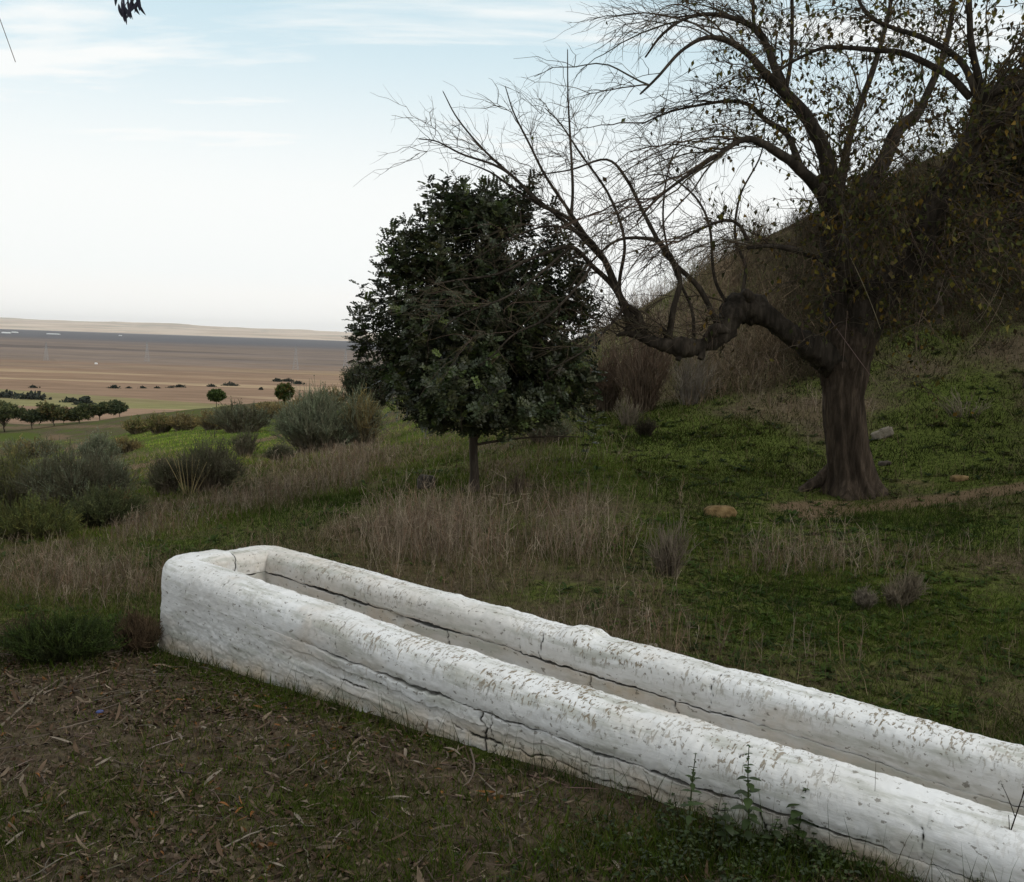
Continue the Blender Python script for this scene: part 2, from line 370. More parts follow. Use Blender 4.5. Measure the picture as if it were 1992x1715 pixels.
def cover(X, Y):
    """what grows where: green turf, dry straw, bare earth, leaf litter (0..1 each)"""
    Z = height(X, Y); px, py = pix(X, Y, Z)
    n1 = fbm(X * 0.7, Y * 0.7, seed=21, o=4); n2 = fbm(X * 2.2, Y * 2.2, seed=31, o=3); n3 = fbm(X * 0.12, Y * 0.12, seed=41, o=3)
    rel = (X - A0[0]) * DP[0] + (Y - A0[1]) * DP[1]           # distance behind the trough's near side
    front = (rel < 0.05) & (Y < 5.6)
    g = np.zeros_like(px); d = np.zeros_like(px); b = np.zeros_like(px)
    def mx(a, v): return np.maximum(a, v)
    # green
    g = mx(g, 0.95 * blob(px, py, 1650, 1035, 620, 60)); g = mx(g, 0.8 * blob(px, py, 1700, 1200, 600, 150)); g = mx(g, 0.95 * blob(px, py, 1300, 890, 380, 110))
    g = mx(g, 0.85 * blob(px, py, 1850, 850, 300, 130)); g = mx(g, 0.7 * blob(px, py, 1750, 1400, 330, 120)); g = mx(g, 0.7 * blob(px, py, 1100, 1150, 250, 40))
    g = mx(g, 0.9 * blob(px, py, 700, 975, 150, 28)); g = mx(g, 0.9 * blob(px, py, 850, 940, 140, 30)); g = mx(g, 0.8 * blob(px, py, 350, 1062, 150, 16))
    g = mx(g, 1.1 * blob(px, py, 400, 856, 200, 34)); g = mx(g, 0.8 * blob(px, py, 500, 825, 80, 22)); g = mx(g, 0.95 * blob(px, py, 30, 850, 80, 11))
    g = mx(g, 0.8 * blob(px, py, 430, 1000, 150, 34)); g = mx(g, 0.5 * blob(px, py, 100, 1300, 170, 30)); g = mx(g, 0.65 * blob(px, py, 620, 1360, 250, 45))
    g = mx(g, 0.8 * blob(px, py, 1450, 1660, 420, 80)); g = mx(g, 0.45 * blob(px, py, 250, 830, 120, 40)); g = mx(g, 0.4 * blob(px, py, 650, 1560, 250, 60))
    g = mx(g, 0.6 * seg(px, py, 300, 1275, 1000, 1490, 34))
    rest = np.where(front, 0.25, 0.42); g = mx(g, rest + 0 * px)
    # dry
    d = mx(d, 0.95 * blob(px, py, 830, 1062, 230, 62)); d = mx(d, 0.9 * blob(px, py, 1130, 1066, 200, 52)); d = mx(d, 0.92 * blob(px, py, 1600, 1098, 300, 40)); d = mx(d, 0.8 * blob(px, py, 150, 1150, 210, 65))
    d = mx(d, 0.95 * blob(px, py, 690, 895, 140, 50)); d = mx(d, 0.9 * blob(px, py, 1290, 660, 190, 130)); d = mx(d, 0.6 * blob(px, py, 480, 980, 150, 50))
    d = mx(d, 0.7 * blob(px, py, 250, 1010, 180, 30)); d = mx(d, 0.6 * blob(px, py, 1500, 520, 160, 110)); d = mx(d, 0.5 * blob(px, py, 560, 800, 140, 30)); d = mx(d, 0.5 * blob(px, py, 60, 1030, 150, 30))
    d = mx(d, 0.45 * blob(px, py, 1100, 880, 200, 70)); d = mx(d, 0.95 * seg(px, py, 700, 930, 230, 1050, 26)); d = mx(d, 0.7 * blob(px, py, 560, 905, 90, 24)); d = mx(d, 0.85 * blob(px, py, 1400, 720, 160, 70))
    d = mx(d, np.where(front, 0.0, 0.32) * (g < .6))
    # bare
    b = mx(b, 0.95 * seg(px, py, 1992, 948, 1720, 985, 13)); b = mx(b, 0.8 * seg(px, py, 1720, 985, 1560, 1005, 11)); b = mx(b, 0.9 * blob(px, py, 1580, 985, 110, 17)); b = mx(b, 0.6 * blob(px, py, 1780, 940, 70, 14))
    b = mx(b, 0.9 * seg(px, py, 235, 912, 320, 896, 7)); b = mx(b, 0.9 * seg(px, py, 480, 862, 545, 848, 5)); b = mx(b, 0.9 * seg(px, py, 130, 875, 168, 862, 7)); b = mx(b, 0.8 * blob(px, py, 110, 850, 40, 9)); b = mx(b, 0.6 * seg(px, py, 0, 832, 260, 828, 6))
    g = np.clip(g + n1 * 0.35 + n2 * 0.12, 0, 1); d = np.clip(d + n1 * -0.3 + n2 * 0.15, 0, 1)
    l = np.where(front, np.clip(0.75 + 0.4 * n2 - 0.5 * g, 0, 1), 0.0)
    b = np.clip(b + 0.25 * n2 * (b > 0.05), 0, 1)
    return px, py, g, d, b, l
def ground_mat():
    t = NT('meadow_ground'); m = t.attr('Col'); s = t.N('ShaderNodeSeparateColor'); t.L(m, s.inputs[0]); G, D, B = s.outputs
    w = t.coord('World'); n = t.noise(w, 1.4, 8, 0.65); n2 = t.noise(w, 14, 6, 0.7); n3 = t.noise(w, 60, 3, 0.6)
    soil = t.mix(t.mr(n2, 0.3, 0.7), (0.050, 0.037, 0.024), (0.120, 0.092, 0.061))
    soil = t.mix(t.mr(n3, 0.55, 0.7, 0, 0.6), soil, (0.16, 0.13, 0.10))
    grn = t.mix(t.mr(n2, 0.3, 0.7), (0.038, 0.054, 0.010), (0.105, 0.125, 0.030))
    dry = t.mix(t.mr(n2, 0.3, 0.7), (0.060, 0.048, 0.024), (0.16, 0.125, 0.075))
    c = t.mix(t.mr(t.math('ADD', D, t.math('MULTIPLY', t.math('SUBTRACT', n, 0.5), 0.5)), 0.25, 0.75), soil, dry)
    c = t.mix(t.mr(t.math('ADD', G, t.math('MULTIPLY', t.math('SUBTRACT', n2, 0.5), 0.6)), 0.25, 0.65), c, grn)
    earth = t.mix(n2, (0.085, 0.055, 0.032), (0.20, 0.145, 0.09))
    c = t.mix(t.mr(t.math('ADD', B, t.math('MULTIPLY', t.math('SUBTRACT', n2, 0.5), 0.5)), 0.35, 0.7), c, earth)
    h = t.math('ADD', n2, t.math('MULTIPLY', n3, 0.4))
    return t.done(t.bsdf(c, 1.0, t.bump(h, 0.9, 0.03), 0.02).outputs[0])
def build_ground():
    tin = np.linspace(-0.62, 0.62, 430); tl = -np.linspace(1.85, 0.62, 60, endpoint=False); t = np.concatenate([tl, tin, -tl[::-1]])
    y = np.concatenate([np.linspace(-5, 2.5, 26, endpoint=False), np.exp(np.linspace(LY0, math.log(425), 430))])
    T, Yg = np.meshgrid(t, y); X = T * np.maximum(Yg, 2.5)
    Z = height(X, Yg)
    al = (X - A0[0]) * DL[0] + (Yg - A0[1]) * DL[1]; ac = (X - A0[0]) * DP[0] + (Yg - A0[1]) * DP[1]
    inside = np.clip(1 - np.abs(ac - TW / 2) / 0.40, 0, 1) * (al > -0.05) * (al < TL + 0.2)
    Z = Z - np.where(inside > 0.12, 0.7, 0.0)                     # the ground stops at the basin
    _, _, g, d, b, l = cover(X.ravel(), Yg.ravel())
    ny, nx = X.shape
    i = (np.arange(ny - 1)[:, None] * nx + np.arange(nx - 1)[None]).ravel()
    f = np.stack([i, i + 1, i + nx + 1, i + nx], 1)
    mb = MB().add(np.stack([X, Yg, Z], -1).reshape(-1, 3), f, np.stack([g, d, b], -1))
    return tag(mb.build('ground', ground_mat()), kind='structure')
build_ground()

# ------------------------------------------------------------------ plain and far hills
def plain_mat():
    t = NT('ploughed_plain'); w = t.coord('World')
    warp = t.N('ShaderNodeMix'); warp.data_type = 'VECTOR'
    fld = t.voro(t.coord('World', scale=(0.0011, 0.0034, 1), rot=(0, 0, 0.22)), 1.0, 'Color', rnd=0.9)
    sp = t.N('ShaderNodeSeparateColor'); t.L(fld, sp.inputs[0])
    fld2 = t.voro(t.coord('World', scale=(0.0022, 0.011, 1), rot=(0, 0, -0.12), loc=(0.3, 0.7, 0)), 1.0, 'Color')
    sp2 = t.N('ShaderNodeSeparateColor'); t.L(fld2, sp2.inputs[0])
    n = t.noise(t.coord('World', scale=(0.0015, 0.012, 1)), 1.0, 8, 0.6)
    nf = t.noise(t.coord('World', scale=(0.02, 0.08, 1)), 1.0, 6, 0.65)
    tan = t.mix(sp.outputs[0], (0.31, 0.215, 0.13), (0.45, 0.34, 0.225))
    tan = t.mix(t.mr(sp2.outputs[0], 0.55, 0.6), tan, (0.26, 0.175, 0.12))
    tan = t.mix(t.math('MULTIPLY', t.mr(sp2.outputs[1], 0.86, 0.88), 0.7), tan, (0.19, 0.205, 0.085))
    tan = t.mix(t.math('MULTIPLY', t.mr(n, 0.35, 0.7), 0.4), tan, (0.22, 0.15, 0.105))
    clay = t.mix(sp.outputs[1], (0.135, 0.112, 0.102), (0.215, 0.17, 0.145))
    clay = t.mix(t.mr(sp2.outputs[2], 0.6, 0.62, 0, 0.6), clay, (0.24, 0.185, 0.145))
    p = t.N('ShaderNodeSeparateXYZ'); t.L(w, p.inputs[0])
    dist = t.math('ADD', p.outputs[1], t.math('MULTIPLY', t.math('SUBTRACT', n, 0.5), 900.0))
    c = t.mix(t.mr(dist, 850, 1500), tan, clay)
    c = t.mix(t.mr(p.outputs[1], 2600, 4200), c, (0.128, 0.124, 0.132))  # far band: cloud shadow put into the soil colour
    vf = t.N('ShaderNodeCombineColor'); f = t.mr(nf, 0.25, 0.75, 0.78, 1.22)
    for i in range(3): t.L(f, vf.inputs[i])
    c = t.mix(1.0, c, vf.outputs[0], 'MULTIPLY')
    c = t.mix(t.mr(p.outputs[1], 11500, 12500), c, (0.58, 0.46, 0.36))  # pale strip before the hills: sunlight put into the colour
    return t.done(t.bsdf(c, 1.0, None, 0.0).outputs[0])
def build_plain():
    y = np.concatenate([np.linspace(230, 2000, 40), np.linspace(2400, 26000, 40)]); x = np.linspace(-26000, 26000, 120)
    X, Y = np.meshgrid(x, y); Z = np.full_like(X, PLAIN_Z)
    ny, nx = X.shape; i = (np.arange(ny - 1)[:, None] * nx + np.arange(nx - 1)[None]).ravel()
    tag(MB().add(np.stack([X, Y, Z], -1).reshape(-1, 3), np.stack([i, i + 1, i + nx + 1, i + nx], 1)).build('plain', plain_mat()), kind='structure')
build_plain()
def hill_mat():
    t = NT('far_hill_soil'); n = t.noise(t.coord('World', scale=(0.0012, 0.0012, 0.004)), 1.0, 7, 0.6)
    f = t.voro(t.coord('World', scale=(0.0009, 0.0009, 0.004)), 1.0, 'Color'); s = t.N('ShaderNodeSeparateColor'); t.L(f, s.inputs[0])
    c = t.mix(s.outputs[0], (0.50, 0.38, 0.29), (0.66, 0.54, 0.43)); c = t.mix(t.mr(n, 0.5, 0.65, 0, 0.7), c, (0.30, 0.27, 0.21))  # pale tan soil, with the sunlight on the hills put into the colour
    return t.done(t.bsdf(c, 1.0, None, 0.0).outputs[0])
def build_hills():
    x = np.linspace(-26000, 26000, 500); y = np.linspace(12600, 24500, 60)
    X, Y = np.meshgrid(x, y); u = (Y - 12600) / 11900
    h = 150 + 50 * fbm(X / 2600, Y / 3500, seed=5, o=5) + np.clip(-X / 9000, -0.4, 1.2) * 55 + 25 * fbm(X / 700, Y / 900, seed=8, o=3)
    Z = PLAIN_Z - 1 + np.clip(h, 40, 400) * np.clip(u * 1.35, 0, 1) ** 1.2 * np.where(u > 0.9, (1 - u) * 10, 1)
    ny, nx = X.shape; i = (np.arange(ny - 1)[:, None] * nx + np.arange(nx - 1)[None]).ravel()
    tag(MB().add(np.stack([X, Y, Z], -1).reshape(-1, 3), np.stack([i, i + 1, i + nx + 1, i + nx], 1)).build('hills', hill_mat()), kind='structure')
build_hills()
# ------------------------------------------------------------------ the whitewashed trough
def limewash_mat(name, inner=False, k_=1.0):
    t = NT(name); uv = t.coord('UV'); ob = t.coord('World')
    big = t.noise(ob, 2.3, 5, 0.6); mid = t.noise(ob, 11, 6, 0.62); fine = t.noise(ob, 70, 4, 0.6)
    stroke = t.noise(t.coord('UV', scale=(5, 60, 1)), 1.0, 5, 0.6, 0.5)
    c = t.mix(t.mr(big, 0.35, 0.7), (0.77 * k_, 0.77 * k_, 0.77 * k_), (0.67 * k_, 0.66 * k_, 0.645 * k_))
    c = t.mix(t.mr(mid, 0.55, 0.75, 0, 0.5), c, (0.66, 0.63, 0.57))
    a = t.attr('Col'); s = t.N('ShaderNodeSeparateColor'); t.L(a, s.inputs[0]); crack, flake, stain = s.outputs
    # old plaster showing where the limewash has flaked: small marks running over the roll
    fl = t.noise(t.coord('UV', scale=(78, 30, 1), rot=(0, 0, 0.25)), 1.0, 4, 0.62, 0.8)
    fl2 = t.noise(t.coord('UV', scale=(8, 6, 1)), 1.0, 4, 0.6)
    fm = t.math('MULTIPLY', t.mr(t.math('ADD', fl, t.math('MULTIPLY', t.math('SUBTRACT', fl2, 0.5), 0.45)), 0.565, 0.60), flake)
    pc = t.mix(fine, (0.15, 0.125, 0.09), (0.36, 0.30, 0.22))
    sc = t.mix(mid, (0.42, 0.33, 0.235), (0.58, 0.485, 0.37))
    c = t.mix(t.math('MULTIPLY', stain, t.mr(t.noise(ob, 5, 6, 0.65), 0.22, 0.62)), c, sc)
    if not inner:
        gm = t.math('MULTIPLY', t.mr(t.noise(t.coord('UV', scale=(3, 14, 1)), 1.0, 6, 0.65), 0.47, 0.66), 0.75)
        c = t.mix(gm, c, (0.42, 0.42, 0.37))
    c = t.mix(fm, c, pc)
    dots = t.mr(t.noise(t.coord('UV', scale=(30, 42, 1)), 1.0, 3, 0.6), 0.615, 0.655)
    c = t.mix(t.math('MULTIPLY', dots, 0.7), c, (0.15, 0.13, 0.10))
    c = t.mix(t.mr(crack, 0.25, 0.8), c, (0.03, 0.027, 0.022))
    h = t.math('SUBTRACT', t.math('ADD', t.math('MULTIPLY', stroke, 0.35), t.math('ADD', t.math('MULTIPLY', mid, 0.6), t.math('MULTIPLY', fine, 0.16))), t.math('MULTIPLY', fm, 0.5))
    return t.done(t.bsdf(c, 0.9, t.bump(h, 0.55, 0.012), 0.15).outputs[0])
def build_trough():
    root = thing('water_trough', 'long whitewashed masonry drinking trough with cracked rounded rim', 'trough', (A0 + DL * 2.5 + DP * TW / 2) + np.array([0, 0, height(0.3, 3.8)]))
    Cn = A0; Cf = A0 + DP * TW; L = TL
    # crest path: near end -> near corner (rounded) -> far corner -> far end
    def corner(c, d0, d1, r, n):
        a = c - d0 * r; b = c + d1 * r
        return [(1 - u) ** 2 * a + 2 * u * (1 - u) * c + u * u * b for u in np.linspace(0, 1, n)]
    pts = [Cn + DL * L] + corner(Cn, -DL, DP, 0.14, 14) + corner(Cf, DP, DL, 0.075, 12) + [Cf + DL * L]
    pts = np.array(pts); sl = np.concatenate([[0], np.cumsum(np.linalg.norm(np.diff(pts, axis=0), axis=1))])
    st = np.arange(0, sl[-1], 0.0065); path = np.stack([np.interp(st, sl, pts[:, k]) for k in range(3)], 1)
    tan = unit(np.gradient(path, axis=0)); k = 9; ker = np.ones(k) / k
    tan = unit(np.stack([np.convolve(np.pad(tan[:, j], k // 2, 'edge'), ker, 'valid') for j in range(3)], 1))
    outw = np.stack([tan[:, 1] * -1, tan[:, 0], np.zeros(len(tan))], 1)          # left of travel
    sgn = np.sign(((path[len(path) // 2] - (Cn + DP * TW / 2)) @ outw[len(path) // 2])); outw = outw * sgn
    near = (path - A0) @ DP < TW * 0.5
    s_al = (path - A0) @ DL                                                       # metres along from the left end
    S = st[:, None]
    wob = 0.010 * fbm(st * 1.1, st * 0, seed=50, o=3) + 0.004 * fbm(st * 7, st * 0, seed=51, o=3)
    tz = TZ + wob + np.where(near, -0.026 * np.exp(-((s_al - 2.4) / 1.3) ** 2), -0.022) - 0.009 * s_al
    # ---- rim
    def jag(seed): return 0.007 * fbm(st * 9, st * 0 + 0.5, seed=seed, o=4, g=0.65) + 0.006 * fbm(st * 34, st * 0 + 0.5, seed=seed + 3, o=3, g=0.7)
    drop_o = 0.142; drop_i = 0.108 + 0.010 * s_al
    an = np.linspace(0, math.pi, 46)[1:-1]
    nsid = 12; ns_ = len(st)
    def sup(a, e): return np.sign(np.cos(a)) * np.abs(np.cos(a)) ** e, np.abs(np.sin(a)) ** e
    Rw = 0.115
    on_end = np.clip(1 - np.abs(((path - A0) @ DP) / TW - 0.5) / 0.5 * 0.9, 0, 1) * (s_al < 0.05); on_end = np.clip(on_end * 3, 0, 1)
    ee = 0.82 - 0.38 * on_end; smooth_l = 1 - np.clip((s_al - 0.7) / 0.7, 0, 1) * near                # 1 where rim and wall are plastered as one
    smooth_l = np.where(s_al > 0.3, np.where(near, smooth_l, 0.0), 1.0)
    cu, cv = sup(an[None], ee[:, None]); cui, cvi = sup(an[None], np.minimum(ee, 0.58)[:, None]); inn = (an > math.pi / 2)[None]; cu = np.where(inn, cui, cu); cv = np.where(inn, cvi, cv)
    one = np.ones((ns_, 1)); under = 0.011 * (1 - smooth_l)[:, None]
    Uu = np.concatenate([0.115 - under * (1 - np.linspace(0, 1, nsid)[None]) ** 2, cu * Rw, -0.115 + 0.009 * one * np.linspace(0, 1, nsid)[None] ** 2], 1)
    prof_v = np.concatenate([np.linspace(0, 0.999, nsid), np.full(44, 2.0), np.linspace(0.999, 0, nsid)])   # 0..1 = side fraction
    M = Uu.shape[1]; ns = len(st)
    Vv = np.zeros((ns, M))
    rimh = 0.105
    bo = -drop_o + jag(60); bi = -drop_i + jag(61)
    for j in range(M):
        if j < nsid: Vv[:, j] = bo + (-rimh - bo) * prof_v[j]
        elif j < nsid + 44: Vv[:, j] = -rimh + rimh * cv[:, j - nsid]
        else: Vv[:, j] = bi + (-rimh - bi) * prof_v[j]
    arc = np.concatenate([[0], np.cumsum(np.hypot(np.diff(Uu[ns // 4]), np.diff(Vv[ns // 4])))])
    Vg = np.tile(arc, (ns, 1)); Sg = np.tile(S, (1, M))
    pos = path[:, None, :] + outw[:, None, :] * Uu[..., None] + np.array([0, 0, 1.0]) * (Vv + tz[:, None])[..., None]
    du = np.gradient(Uu, axis=1); dv = np.gradient(Vv, axis=1)
    nrm = unit(outw[:, None, :] * (-dv * -1)[..., None] + np.array([0, 0, 1.0]) * (-du)[..., None])
    x, y, z = pos[..., 0], pos[..., 1], pos[..., 2]
    disp = 0.006 * fbm(x * 6, y * 6, z * 6, 70, 4) + 0.0042 * fbm(x * 26, y * 26, z * 26, 71, 4) + 0.0020 * fbm(x * 70, y * 70, z * 70, 84, 2) + 0.0036 * fbm(Sg * 48, Vg * 8, None, 72, 4) * np.clip(0.6 + fbm(Sg * 2, Vg * 2, None, 73, 2), .1, 1.3)
    crack = np.zeros((ns, M))
    def vcrack(s0, w, seed, lo=-1, hi=9, amp=0.03):
        c = s0 + amp * fbm(Vg * 16, Vg * 0 + seed, None, seed, 4, 0.6)
        return np.exp(-((Sg - c) / w) ** 2) * ((Vg > lo) & (Vg < hi))
    tot = arc[-1]; brk = np.clip(0.55 + 1.2 * fbm(Sg * 9, Vg * 14, None, 83, 3), 0.0, 1)
    sA = L - 0.0                                         # path s of the near-left corner ~ L
    sB = sl[-1] - L
    for q, (al, w, lo, hi) in enumerate([(0.55, .003, .12, .3), (1.42, .003, 0, .2), (1.95, .004, 0, .17), (2.28, .005, 0, .2), (2.42, .003, .02, .16), (2.62, .003, 0, .14), (3.3, .003, .0, .2), (3.85, .004, .0, .2)]):
        crack = np.maximum(crack, vcrack(sA - al, w * .75, 100 + q, lo, hi) * brk)
    for q, (al, w, lo, hi) in enumerate([(0.95, .004, .1, .9), (1.62, .005, .12, .34), (1.95, .003, .2, .6), (2.06, .006, .1, .6), (2.9, .003, .2, .5), (0.45, .003, .2, .5)]):
        crack = np.maximum(crack, vcrack(sB + al, w * .75, 130 + q, lo, hi) * brk)
    crack = np.maximum(crack, vcrack(sA + 0.24, .005, 150, .1, .5))        # notch in the end wall
    disp = disp - 0.010 * crack
    # pointed brick lump on the far rim, thickened ring
    lump = np.exp(-((Sg - (sB + 2.22)) / 0.07) ** 4) * np.exp(-((Vg - tot * 0.42) / 0.16) ** 4) * 0.022
    disp = disp + lump
    pos = pos + nrm * disp[..., None]
    topness = np.clip((Vv + rimh) / rimh, 0, 1)
    flake = np.clip(topness * 1.5, 0, 1) * np.clip(0.55 + 0.9 * fbm(Sg * 1.3, Sg * 0 + near[:, None] * 7.0, None, 75, 3), 0, 1)
    flake = flake * np.clip((s_al + 0.2)[:, None] / 0.5, 0.25, 1); flake = np.maximum(flake, 1.1 * topness * np.exp(-((s_al[:, None] - 3.55) / .5) ** 2) * (~near)[:, None]); flake = np.maximum(flake, 1.0 * topness * np.exp(-((s_al[:, None] - 2.2) / .45) ** 2) * near[:, None])
    stain = np.clip(fbm(Sg * 3, Vg * 5, None, 76, 4) * 1.4 - 0.25, 0, 0.7)
    stain = np.maximum(stain, np.where((Uu < 0) & (~near)[:, None], 0.45 * np.clip(1.2 - s_al[:, None] / 2.2, 0, 1), 0))
    def grid_faces(nr, nc, close=False):
        i = np.arange(nr - 1)[:, None] * nc; j = np.arange(nc if close else nc - 1)[None]; j2 = (j + 1) % nc
        return np.stack([i + j, i + j2, i + nc + j2, i + nc + j], -1).reshape(-1, 4)
    mb = MB().add(pos.reshape(-1, 3), grid_faces(ns, M), np.stack([crack, flake, stain], -1).reshape(-1, 3), np.stack([Sg, Vg], -1).reshape(-1, 2))
    rim = mb.build('rim', limewash_mat('limewash_rim'), root, uv=True)
    # ---- walls under the rim
    gap_o = np.where(near, np.clip((s_al - 1.15) * 0.016, -0.004, 0.010), 0.004 - .008 * (s_al < .3)) * np.clip(0.70 + 1.6 * fbm(st * 6, st * 0, seed=81, o=5, g=.65), 0.05, 2.2)
    gap_i = np.where(near, 1, np.clip((3.3 - s_al) / .6, 0, 1)) * 0.013 * np.clip(0.55 + 1.1 * fbm(st * 4, st * 0 + 3, seed=82, o=4), 0.1, 2.0)
    nO, nT, nI = 150, 5, 70
    hO = 0.66; hI = 0.60
    fo = np.linspace(1, 0, nO); fi = np.linspace(0, 1, nI)
    M = nO + nT + nI; Uu = np.zeros((ns, M)); Vv = np.zeros((ns, M))
    topo = bo - gap_o; topi = bi - gap_i
    taper = np.clip(s_al / 1.2, 0, 1)[:, None]                            # no ledge at the smooth left end
    sm = smooth_l[:, None]
    Uu[:, :nO] = 0.1135 + 0.001 * sm - 0.003 * taper * (1 - sm) + (0.030 - 0.012 * sm) * fo[None] ** 1.6 + 0.022 * np.exp(-((fo[None] - 0.70) / 0.09) ** 2) * (1 - taper) * near[:, None] + 0.02 * np.clip((fo[None] - 0.72) / 0.2, 0, 1) * (1 - taper)
    Vv[:, :nO] = topo[:, None] - (hO + topo)[:, None] * fo[None]
    tt = np.linspace(0.06, 0.94, nT)
    Uu[:, nO:nO + nT] = (0.10 * (1 - tt) - 0.106 * tt)[None]; Vv[:, nO:nO + nT] = topo[:, None] * (1 - tt) + topi[:, None] * tt - 0.004
    Uu[:, nO + nT:] = -0.111 - 0.004 * fi[None]; Vv[:, nO + nT:] = topi[:, None] - (hI + topi)[:, None] * fi[None]
    pos = path[:, None, :] + outw[:, None, :] * Uu[..., None] + np.array([0, 0, 1.0]) * (Vv + tz[:, None])[..., None]
    arc = np.concatenate([[0], np.cumsum(np.hypot(np.diff(Uu[ns // 4]), np.diff(Vv[ns // 4])))]); Vg = np.tile(arc, (ns, 1)); Sg = np.tile(S, (1, M))
    isO = (np.arange(M) < nO)[None]; isI = (np.arange(M) >= nO + nT)[None]
    sg = np.where(isO, 1.0, np.where(isI, -1.0, 0.0))
    x, y, z = pos[..., 0], pos[..., 1], pos[..., 2]
    # rough courses of flat stone under the limewash: broken dark joints running along the wall
    near2 = near[:, None]; lower = np.clip((s_al[:, None] - 0.45) / 1.1, 0, 1) * near2
    depth = topo[:, None] - Vv                                             # metres below the rim
    wv = depth + 0.010 * fbm(Sg * 2.1, Vg * 2, None, 93, 3) + 0.008 * fbm(Sg * 9, Vg * 6, None, 94, 3) + 0.005 * fbm(Sg * 38, Vg * 20, None, 85, 3)
    row = wv / 0.046; fr = row - np.floor(row); rid = np.floor(row); dj = np.minimum(fr, 1 - fr) * 0.046; rj = np.round(row)
    pres = np.clip(vnoise(Sg * 2.3 + rj * 7.3, rj * 3.1, None, 90) * 2.2 - 1.0 + 1.3 * fbm(Sg * 11, rj * 5, None, 88, 3), 0, 1) * (rj > 0.5) * lower
    crs = np.exp(-(dj / (0.0014 + 0.0026 * pres)) ** 2) * pres
    lay = (vnoise(Sg * 2.6 + rid * 5.7, rid * 2.3, None, 89) - 0.5) * 2
    stroke = fbm(Sg * 4 + Vg * 5, Vg * 36 - Sg * 3, None, 87, 4)
    disp = (0.009 * lay * lower + 0.0065 * stroke * np.clip(depth / 0.08, 0, 1) * (0.5 + 0.5 * lower) + 0.008 * fbm(x * 7, y * 7, z * 7, 91, 4) + 0.0055 * fbm(x * 26, y * 26, z * 26, 92, 4) + 0.003 * fbm(x * 70, y * 70, z * 70, 86, 2)) * np.where(isO, 1, 0.55)
    rimlike = 0.006 * fbm(x * 6, y * 6, z * 6, 70, 4) + 0.0042 * fbm(x * 26, y * 26, z * 26, 71, 4) + 0.0020 * fbm(x * 70, y * 70, z * 70, 84, 2)
    wb = np.clip(1 - depth / 0.12, 0, 1) * smooth_l[:, None] * isO; wb = wb * wb * (3 - 2 * wb); disp = disp * (1 - wb) + rimlike * wb
    crack = np.where(isO, np.clip(crs * 1.1 - 0.15, 0, 1), 0)
    for q, (al, w, lo, hi) in enumerate([(2.27, .006, 0, .60), (2.30, .003, .25, .6), (1.75, .003, .1, .35), (3.4, .005, .2, .6), (4.0, .006, .0, .6)]):
        crack = np.maximum(crack, vcrack(sA - al, w, 160 + q, lo, hi, 0.05) * isO)
    for q, (al, w) in enumerate([(1.5, .004), (2.35, .003), (2.75, .004), (0.8, .002)]):
        crack = np.maximum(crack, vcrack(sB + al, w, 180 + q, -1, 9, 0.06) * isI)
    gouge = np.exp(-((Sg - (sB + 1.18)) / 0.05) ** 2 - ((Vg - arc[nO + nT]) / 0.025) ** 2) * isI
    crack = np.maximum(crack, gouge * 0.6)
    # a block sits in the gap where the near wall breaks
    disp = (disp - 0.014 * crack - 0.02 * gouge) * np.abs(sg)
    disp = disp * np.where((np.arange(M) == nO - 1) | (np.arange(M) == nO + nT), 0.4 + 0.6 * smooth_l[:, None], 1)
    pos = pos + outw[:, None, :] * (disp * sg)[..., None]
    hgt = Vv + tz[:, None] - height(pos[..., 0], pos[..., 1])
    stain = np.where(isO, np.clip(1.25 - hgt / 0.10, 0, 1.0), 0.95 * np.clip(0.62 + fi_stain(Sg, Vg), 0, 1))
    stain = np.maximum(stain, np.where(isO, np.clip(fbm(Sg * 2, Vg * 4, None, 77, 4) - 0.1, 0, 0.5), 0))
    flake = np.where(isO, 0.6 * np.clip(fbm(Sg * 2, Vg * 6, None, 78, 3) + 0.1, 0, 1), 0.0)
    mb = MB().add(pos.reshape(-1, 3), grid_faces(ns, M), np.stack([crack, flake, stain], -1).reshape(-1, 3), np.stack([Sg, Vg + 3], -1).reshape(-1, 2))
    mb.build('wall', limewash_mat('limewash_wall', k_=0.89), root, uv=True)
    # ---- floor of the basin
    a = np.linspace(0.05, L, 420); b = np.linspace(0.085, TW - 0.085, 40); Ag, Bg = np.meshgrid(a, b, indexing='ij')
    fp = A0 + DL * Ag[..., None] + DP * Bg[..., None]; fp[..., 2] = TZ - 0.47 - 0.009 * Ag + 0.008 * fbm(Ag * 5, Bg * 5, None, 99, 4)
    stn = 0.6 + 0.3 * fbm(Ag * 3, Bg * 3, None, 98, 4)
    MB().add(fp.reshape(-1, 3), grid_faces(420, 40), np.stack([stn * 0, stn * 0.2, stn], -1).reshape(-1, 3), np.stack([Ag, Bg], -1).reshape(-1, 2)).build('basin_floor', limewash_mat('limewash_floor', True), root, uv=True)
    return root
def fi_stain(Sg, Vg): return fbm(Sg * 2.2, Vg * 6, None, 79, 4) * 0.9
build_trough()
